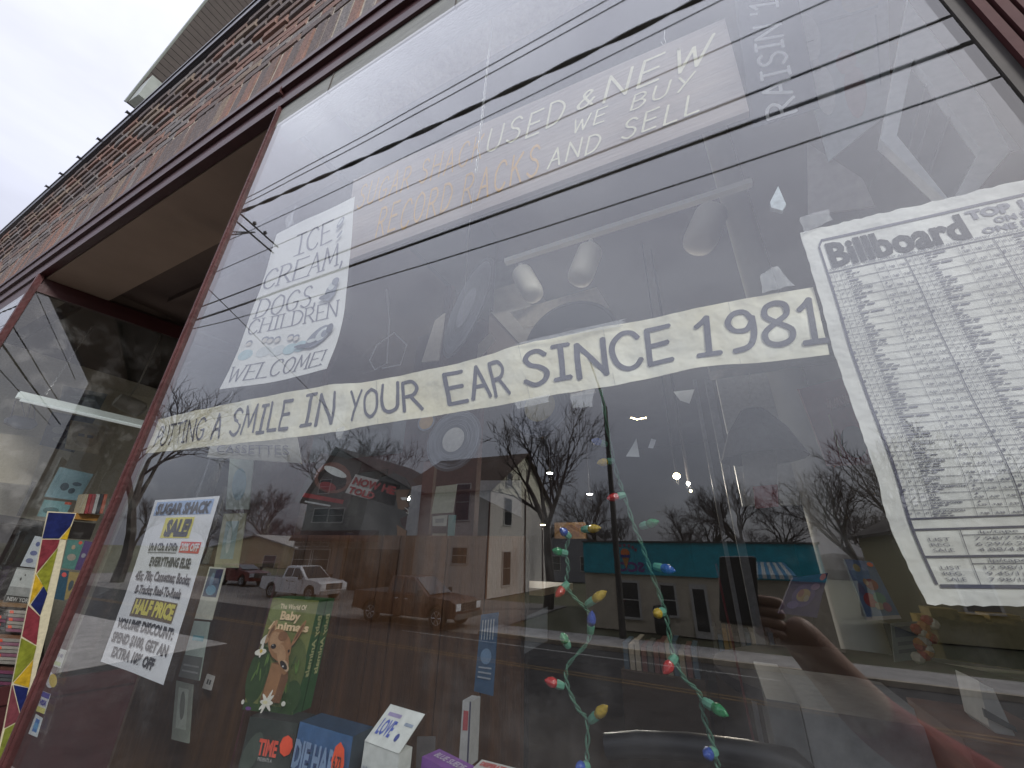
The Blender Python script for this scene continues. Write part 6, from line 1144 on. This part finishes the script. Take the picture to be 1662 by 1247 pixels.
# ------------------------------------------------------------------ vehicles
m_tyre = mat('tyre_rubber', (.02, .02, .02), .8); m_rim = mat('alloy_rim', (.45, .46, .47), .3, .1, 8, metal=.7); m_chr = mat('chrome', (.6, .6, .62), .2, .05, 5, metal=.9); m_carw = mat('car_glass', (.03, .035, .04), .06, .1, 2, spec=.9)
m_lampc = mat('headlamp_lens', (.7, .72, .74), .1, .1, 20); m_dk = mat('dark_plastic', (.02, .02, .022), .5)
def vehicle(name, label, cat, paint, L=5.8, Wd=2.0, H=1.92, bed=True, mirror_h=1.25):
    t_ = thing(name, label, cat, (0, 0, 0)); h = L / 2; wx = (h - .95, -h + 1.18); R_ = .41; ar = .50
    def arch(cx): return [(cx + ar * math.cos(t), .42 + ar * math.sin(t)) for t in np.linspace(math.pi, 0, 9)]
    bz = 1.22 if bed else 1.12
    low = [(-h, .55), (-h + .02, bz)] + ([(-.85, bz)] if bed else []) + [(-.8, bz - .02), (h - 1.55, 1.20), (h - .35, 1.10), (h - .04, .98), (h, .62), (h - .03, .45)]
    low += [p for p in reversed(arch(wx[0]))] + [(wx[0] - ar, .38), (wx[1] + ar, .38)] + [p for p in reversed(arch(wx[1]))] + [(wx[1] - ar, .45)]
    mb = MB(); n = len(low)
    for w_, s_ in ((Wd / 2, 1), (Wd / 2, -1)): pass
    prof = [(-Wd / 2 + .06, -.0), (-Wd / 2, 0), (Wd / 2, 0), (Wd / 2 - .06, 0)]
    sec = [(-Wd / 2 + .10, .93), (-Wd / 2, 1.0), (Wd / 2, 1.0), (Wd / 2 - .10, .93)]; vs = []
    ctr = (0, .75)
    for y, k in sec: vs += [(x * (.985 if k < 1 else 1), y if k == 1 or True else y, .38 + (z - .38) * (1.0 if k == 1 else 1.04) if z > .9 else z) for x, z in low]
    fs = [tuple(range(n))[::-1] if True else 0, tuple(3 * n + i for i in range(n))]
    for s_ in range(3): fs += [(s_ * n + i, s_ * n + (i + 1) % n, (s_ + 1) * n + (i + 1) % n, (s_ + 1) * n + i) for i in range(n)]
    # keep only roof-like inner crown: sides carry the profile
    vs2 = []
    for y, k in [(-Wd / 2, 1), (Wd / 2, 1)]: vs2 += [(x, y, z) for x, z in low]
    fs2 = [tuple(range(n)), tuple(n + i for i in range(n))[::-1]] + [(i, n + i, n + (i + 1) % n, (i + 1) % n) for i in range(n)]
    mb.add(vs2, fs2); o = mb.build('body', paint, t_); bv = o.modifiers.new('b', 'BEVEL'); bv.width = .05; bv.segments = 3; bv.limit_method = 'ANGLE'; bv.angle_limit = math.radians(35)
    c0, c1 = (-.95, h - 1.45) if bed else (-h + .15, h - 1.35)
    zt = H; cab = [(c0, bz - .05), (c0 + (.12 if bed else .35), zt - .04), (c0 + .5, zt), (c1 - 1.05, zt - .02), (c1, 1.17)]
    vs = []; m = len(cab)
    for s_ in (-1, 1): vs += [(x, s_ * (Wd / 2 - .04 - (z - 1.1) * .22), z) for x, z in cab]
    mb = MB(); mb.add(vs, [tuple(range(m)), tuple(m + i for i in range(m))[::-1]] + [(i, m + i, m + (i + 1) % m, (i + 1) % m) for i in range(m)]); o = mb.build('cab', paint, t_); bv = o.modifiers.new('b', 'BEVEL'); bv.width = .05; bv.segments = 3
    def side_y(z, s_, e=.006): return s_ * (Wd / 2 - .04 - (z - 1.1) * .22 + e)
    xm = (c0 + c1) / 2 - .25
    for s_ in (-1, 1):
        for quad in ([(c0 + .22, 1.28), (xm - .06, 1.28), (xm - .06, zt - .14), (c0 + .30, zt - .14)], [(xm + .04, 1.28), (c1 - .30, 1.28), (c1 - 1.02, zt - .14), (xm + .04, zt - .14)]):
            mb = MB(); mb.slab([(x, side_y(z, s_), z) for x, z in quad], (0, s_, 0), .01); mb.build('side_window', m_carw, t_)
        for xd in (c0 + .15, xm, c1 - .25): mb = MB(); mb.box((xd, s_ * Wd / 2 - .004, .5), (xd + .018, s_ * Wd / 2 + .004, 1.2)); mb.build('door_gap', m_dk, t_)
        for xd in (xm - .25, c1 - 1.25 + .1): mb = MB(); mb.box((xd - .1, s_ * (Wd / 2 + .012) - .012, 1.02), (xd + .1, s_ * (Wd / 2 + .012) + .012, 1.06)); mb.build('door_handle', m_dk if paint.name != 'dark_red_paint' else m_chr, t_)
        mb = MB(); mb.box((c1 - .42, s_ * (Wd / 2 + .16) - .10, 1.18), (c1 - .30, s_ * (Wd / 2 + .16) + .10, 1.42)); mb.build('wing_mirror', m_dk, t_)
        for cx in wx:
            y = s_ * (Wd / 2 - .13); mb = MB(); mb.lathe([(R_ * .62, -.13), (R_ * .95, -.13), (R_, -.09), (R_, .09), (R_ * .95, .13), (R_ * .62, .12)], (cx, y, R_), (0, s_, 0), 22)
            wl_ = mb.build('wheel', m_tyre, t_, True)
            mb = MB(); mb.lathe([(R_ * .63, .05), (R_ * .63, .125), (R_ * .56, .12), (R_ * .50, .07), (.05, .08), (.03, .12), (.005, .12)], (cx, y, R_), (0, s_, 0), 22)
            for q in range(6): a = q * math.pi / 3; mb.tube([(cx + .05 * math.cos(a), y + s_ * .10, R_ + .05 * math.sin(a)), (cx + R_ * .58 * math.cos(a), y + s_ * .115, R_ + R_ * .58 * math.sin(a))], .03, 4)
            child(mb.build('rim', m_rim), wl_)
    mb = MB(); a_, b_ = cab[3], cab[4]; e = np.array([.02, 0, .02]); W2 = lambda z: Wd / 2 - .16 - (z - 1.1) * .22
    mb.slab([(a_[0] + .04 + .02, -W2(a_[1]), a_[1] - .05 + .02), (b_[0] - .06 + .02, -W2(1.2), 1.22 + .02), (b_[0] - .06 + .02, W2(1.2), 1.22 + .02), (a_[0] + .04 + .02, W2(a_[1]), a_[1] - .05 + .02)], (.6, 0, .8), .012); mb.build('windscreen', m_carw, t_)
    mb = MB(); mb.box((h - .03, -Wd * .30, .66), (h + .025, Wd * .30, 1.0)); g_ = mb.build('grille', m_dk, t_)
    for q in (.70, .80, .90, .99): mb = MB(); mb.box((h + .026, -Wd * .30, q - .015), (h + .04, Wd * .30, q + .015)); child(mb.build('grille_bar', m_chr), g_)
    mb = MB(); mb.box((h + .026, -.02, .66), (h + .04, .02, 1.0)); child(mb.build('grille_bar', m_chr), g_)
    for s_ in (-1, 1): mb = MB(); mb.box((h - .12, s_ * Wd * .40 - .17, .72), (h + .02, s_ * Wd * .40 + .17, .98)); mb.build('headlight', m_lampc, t_)
    mb = MB(); mb.box((h - .06, -Wd / 2 + .02, .42), (h + .10, Wd / 2 - .02, .62)); o = mb.build('front_bumper', m_chr if bed else paint, t_)
    mb = MB(); mb.box((-h - .08, -Wd / 2 + .05, .45), (-h + .02, Wd / 2 - .05, .62)); mb.build('rear_bumper', m_chr if bed else paint, t_)
    if bed: mb = MB(); mb.box((-h + .08, -Wd / 2 + .1, bz - .02), (-1.02, Wd / 2 - .1, bz + .004)); mb.build('bed_cover', m_dk, t_)
    return t_
v1 = vehicle('pickup_truck', 'white crew cab pickup truck parked in front of the grey houses', 'pickup truck', mat('white_paint_car', (.62, .63, .64), .3, .03, 3, coat=.5))
a_ = mir(498, 977, GZ, 2); b_ = mir(1160 * .3585, 968, GZ, 2); print('ram', a_, b_)
v1.location = (a_[0] - 1.95 + .0, a_[1] - 1.0, GZ)
v2 = vehicle('pickup_truck', 'dark red brown pickup truck parked at the kerb beside the white one', 'pickup truck', mat('dark_red_paint', (.060, .022, .016), .3, .1, 3, coat=.5))
a_ = mir(702, 1022, GZ, 2); b_ = mir(593.6, 1007.6, GZ, 2); print('gmc', a_, b_); v2.location = ((a_[0] + b_[0]) / 2 + .1, a_[1] - .95, GZ)
v3 = vehicle('parked_car', 'maroon car mostly hidden behind the white truck bed', 'car', mat('maroon_paint', (.14, .02, .02), .3, .05, 3, coat=.5), L=4.7, Wd=1.8, H=1.6, bed=False); p = mir(376, 955, v1.location[1] - 2); v3.location = (p[0] - 1, v1.location[1] - 3.2, GZ)
# thin red rod inside the window right of the strings
mb = MB(); mb.tube([at(1162, 915, .45), at(1228, 1225, .45)], .002, 5); tag(mb.build('thin_rod', ink((.12, .02, .02))), 'thin dark red rod standing between the longer light string and the pipe', 'rod')
# ------------------------------------------------------------------ the photographer
m_skin = mat('skin', (.30, .18, .13), .55, .08, 20); m_jack = mat('red_jacket', (.20, .012, .022), .8, .15, 20, .3); m_jean = mat('dark_jeans', (.03, .035, .06), .85, .15, 20); m_hair = mat('brown_hair', (.05, .03, .02), .6, .3, 60)
fw, rt2, dn = ROT[:, 2], ROT[:, 0], ROT[:, 1]
pc = CAM + rt2 * .026 + dn * .046 - fw * .016
ph = thing('phone', 'dark smartphone held up towards the window glass', 'phone', pc); mb = MB(); vs = []
for k in (-.004, .004):
    for i, j in [(-1, -1), (1, -1), (1, 1), (-1, 1)]: vs.append(pc + rt2 * .031 * i + dn * .055 * j + fw * k)
mb.add(vs, [(0, 1, 2, 3), (7, 6, 5, 4), (0, 4, 5, 1), (1, 5, 6, 2), (2, 6, 7, 3), (3, 7, 4, 0)]); o = mb.build('phone_body', mat('phone_black', (.015, .015, .018), .25), ph); bv = o.modifiers.new('b', 'BEVEL'); bv.width = .003
def skin_obj(name, J, E, m, sub=2, root=0):
    me = bpy.data.meshes.new(name); me.from_pydata([j[:3] for j in J], E, []); o = bpy.data.objects.new(name, me); COL.objects.link(o); s_ = o.modifiers.new('s', 'SKIN'); d = me.skin_vertices[0].data
    for i, j in enumerate(J): d[i].radius = (j[3], j[4] if len(j) > 4 else j[3])
    d[root].use_root = True; s_.use_smooth_shade = True; ss = o.modifiers.new('ss', 'SUBSURF'); ss.levels = ss.render_levels = sub
    dg = bpy.context.evaluated_depsgraph_get(); me2 = bpy.data.meshes.new_from_object(o.evaluated_get(dg)); bpy.data.objects.remove(o); o = bpy.data.objects.new(name, me2); COL.objects.link(o); me2.materials.clear()
    for x_ in (m if isinstance(m, list) else [m]): me2.materials.append(x_)
    return o
pe_ = thing('person', 'person in a red jacket holding a phone up in one hand towards the window', 'person', (.62, -1.0, NZ))
hl = np.array([.37, -.92, 1.46]); hr = pc + rt2 * .060 + dn * .035 - fw * .02
J = [(.62, -1.0, 1.50, .15, .11), (.62, -1.0, 1.72, .14, .10), (.62, -.98, 1.92, .17, .11), (.62, -.97, 2.02, .10, .09), (.62, -.96, 2.09, .055), (.62, -.95, 2.18, .075, .085), (.62, -.95, 2.30, .08, .095),
     (.44, -.95, 2.00, .062), (.38, -.97, 1.74, .048), (.37, -.93, 1.54, .032), (.37, -.92, 1.46, .030, .018),
     (.80, -.95, 2.00, .075), (.62, -.74, 2.18, .066), (hr[0] + .09, hr[1] - .07, hr[2] - .13, .040), (hr[0], hr[1], hr[2], .030, .018),
     (.52, -1.0, 1.42, .09), (.51, -.98, 1.05, .065), (.50, -1.0, .70, .042), (.50, -.90, .64, .038), (.72, -1.0, 1.42, .09), (.73, -.98, 1.05, .065), (.74, -1.0, .70, .042), (.75, -.90, .64, .038)]
E_ = [(0, 1), (1, 2), (2, 3), (3, 4), (4, 5), (5, 6), (2, 7), (7, 8), (8, 9), (9, 10), (2, 11), (11, 12), (12, 13), (13, 14), (0, 15), (15, 16), (16, 17), (17, 18), (0, 19), (19, 20), (20, 21), (21, 22)]
bo = skin_obj('body', J, E_, [m_jack, m_jean, m_skin])
wl9, wr9 = np.array(J[9][:3]), np.array(J[13][:3])
for p in bo.data.polygons:
    c = np.array(p.center); k = 0
    if c[2] < 1.48: k = 1
    if c[2] > 2.07 and abs(c[0] - .62) < .14 and c[1] < -.80: k = 2
    if min(np.linalg.norm(c - hl), np.linalg.norm(c - hr)) < .16: k = 2
    p.material_index = k
child(bo, pe_)
for hnd, sg in ((hl, 1), (hr, -1)):
    rt_0, dn_0, fw_0 = rt2, dn, fw
    if sg == 1: rt2, dn, fw = np.array([0, .15, -1.]), np.array([0, 1., .1]), np.array([1., 0, 0])
    for q, (dx, ln_) in enumerate([(-.026, .060), (-.009, .070), (.009, .066), (.026, .050)]):
        b0 = hnd + dn * dx * .9 - fw * .004; b1 = b0 + rt2 * sg * ln_ * .42 + fw * .012; b2 = b1 + rt2 * sg * ln_ * .34 + fw * .006
        f_ = skin_obj('finger', [(*b0, .010), (*b1, .0085), (*b2, .007)], [(0, 1), (1, 2)], m_skin, 1); child(f_, pe_)
    b0 = hnd + dn * .02 - fw * .02; f_ = skin_obj('thumb', [(*b0, .011), (*(b0 + rt2 * sg * .03 - fw * .008), .010), (*(b0 + rt2 * sg * .055 - dn * .01), .008)], [(0, 1), (1, 2)], m_skin, 1); child(f_, pe_)
    rt2, dn, fw = rt_0, dn_0, fw_0
mb = MB(); mb.lathe([(.01, .125), (.07, .10), (.098, .03), (.10, -.05), (.085, -.13), (.06, -.135)], (.62, -.975, 2.30), (0, -.15, 1), 16); child(mb.build('hair', m_hair, None, True), pe_)
for s_ in (-1, 1):
    mb = MB(); mb.lathe([(.001, -.009), (.009, -.003), (.009, .003), (.001, .009)], (.62 + s_ * .03, -.862, 2.275), (0, 0, 1), 8); child(mb.build('eye', m_dk, None, True), pe_)
    mb = MB(); mb.lathe([(.002, -.02), (.012, -.01), (.014, .01), (.002, .02)], (.62 + s_ * .087, -.95, 2.25), (.1, 0, 1), 8); child(mb.build('ear', m_skin, None, True), pe_)
mb = MB(); mb.tube([(.62, -.862, 2.27), (.62, -.845, 2.235), (.62, -.862, 2.23)], [.007, .012, .006], 6); child(mb.build('nose', m_skin, None, True), pe_); mb = MB(); mb.tube([(.598, -.868, 2.195), (.62, -.862, 2.192), (.642, -.868, 2.195)], .005, 5); child(mb.build('mouth', mat('lips', (.35, .12, .10), .5), None, True), pe_)
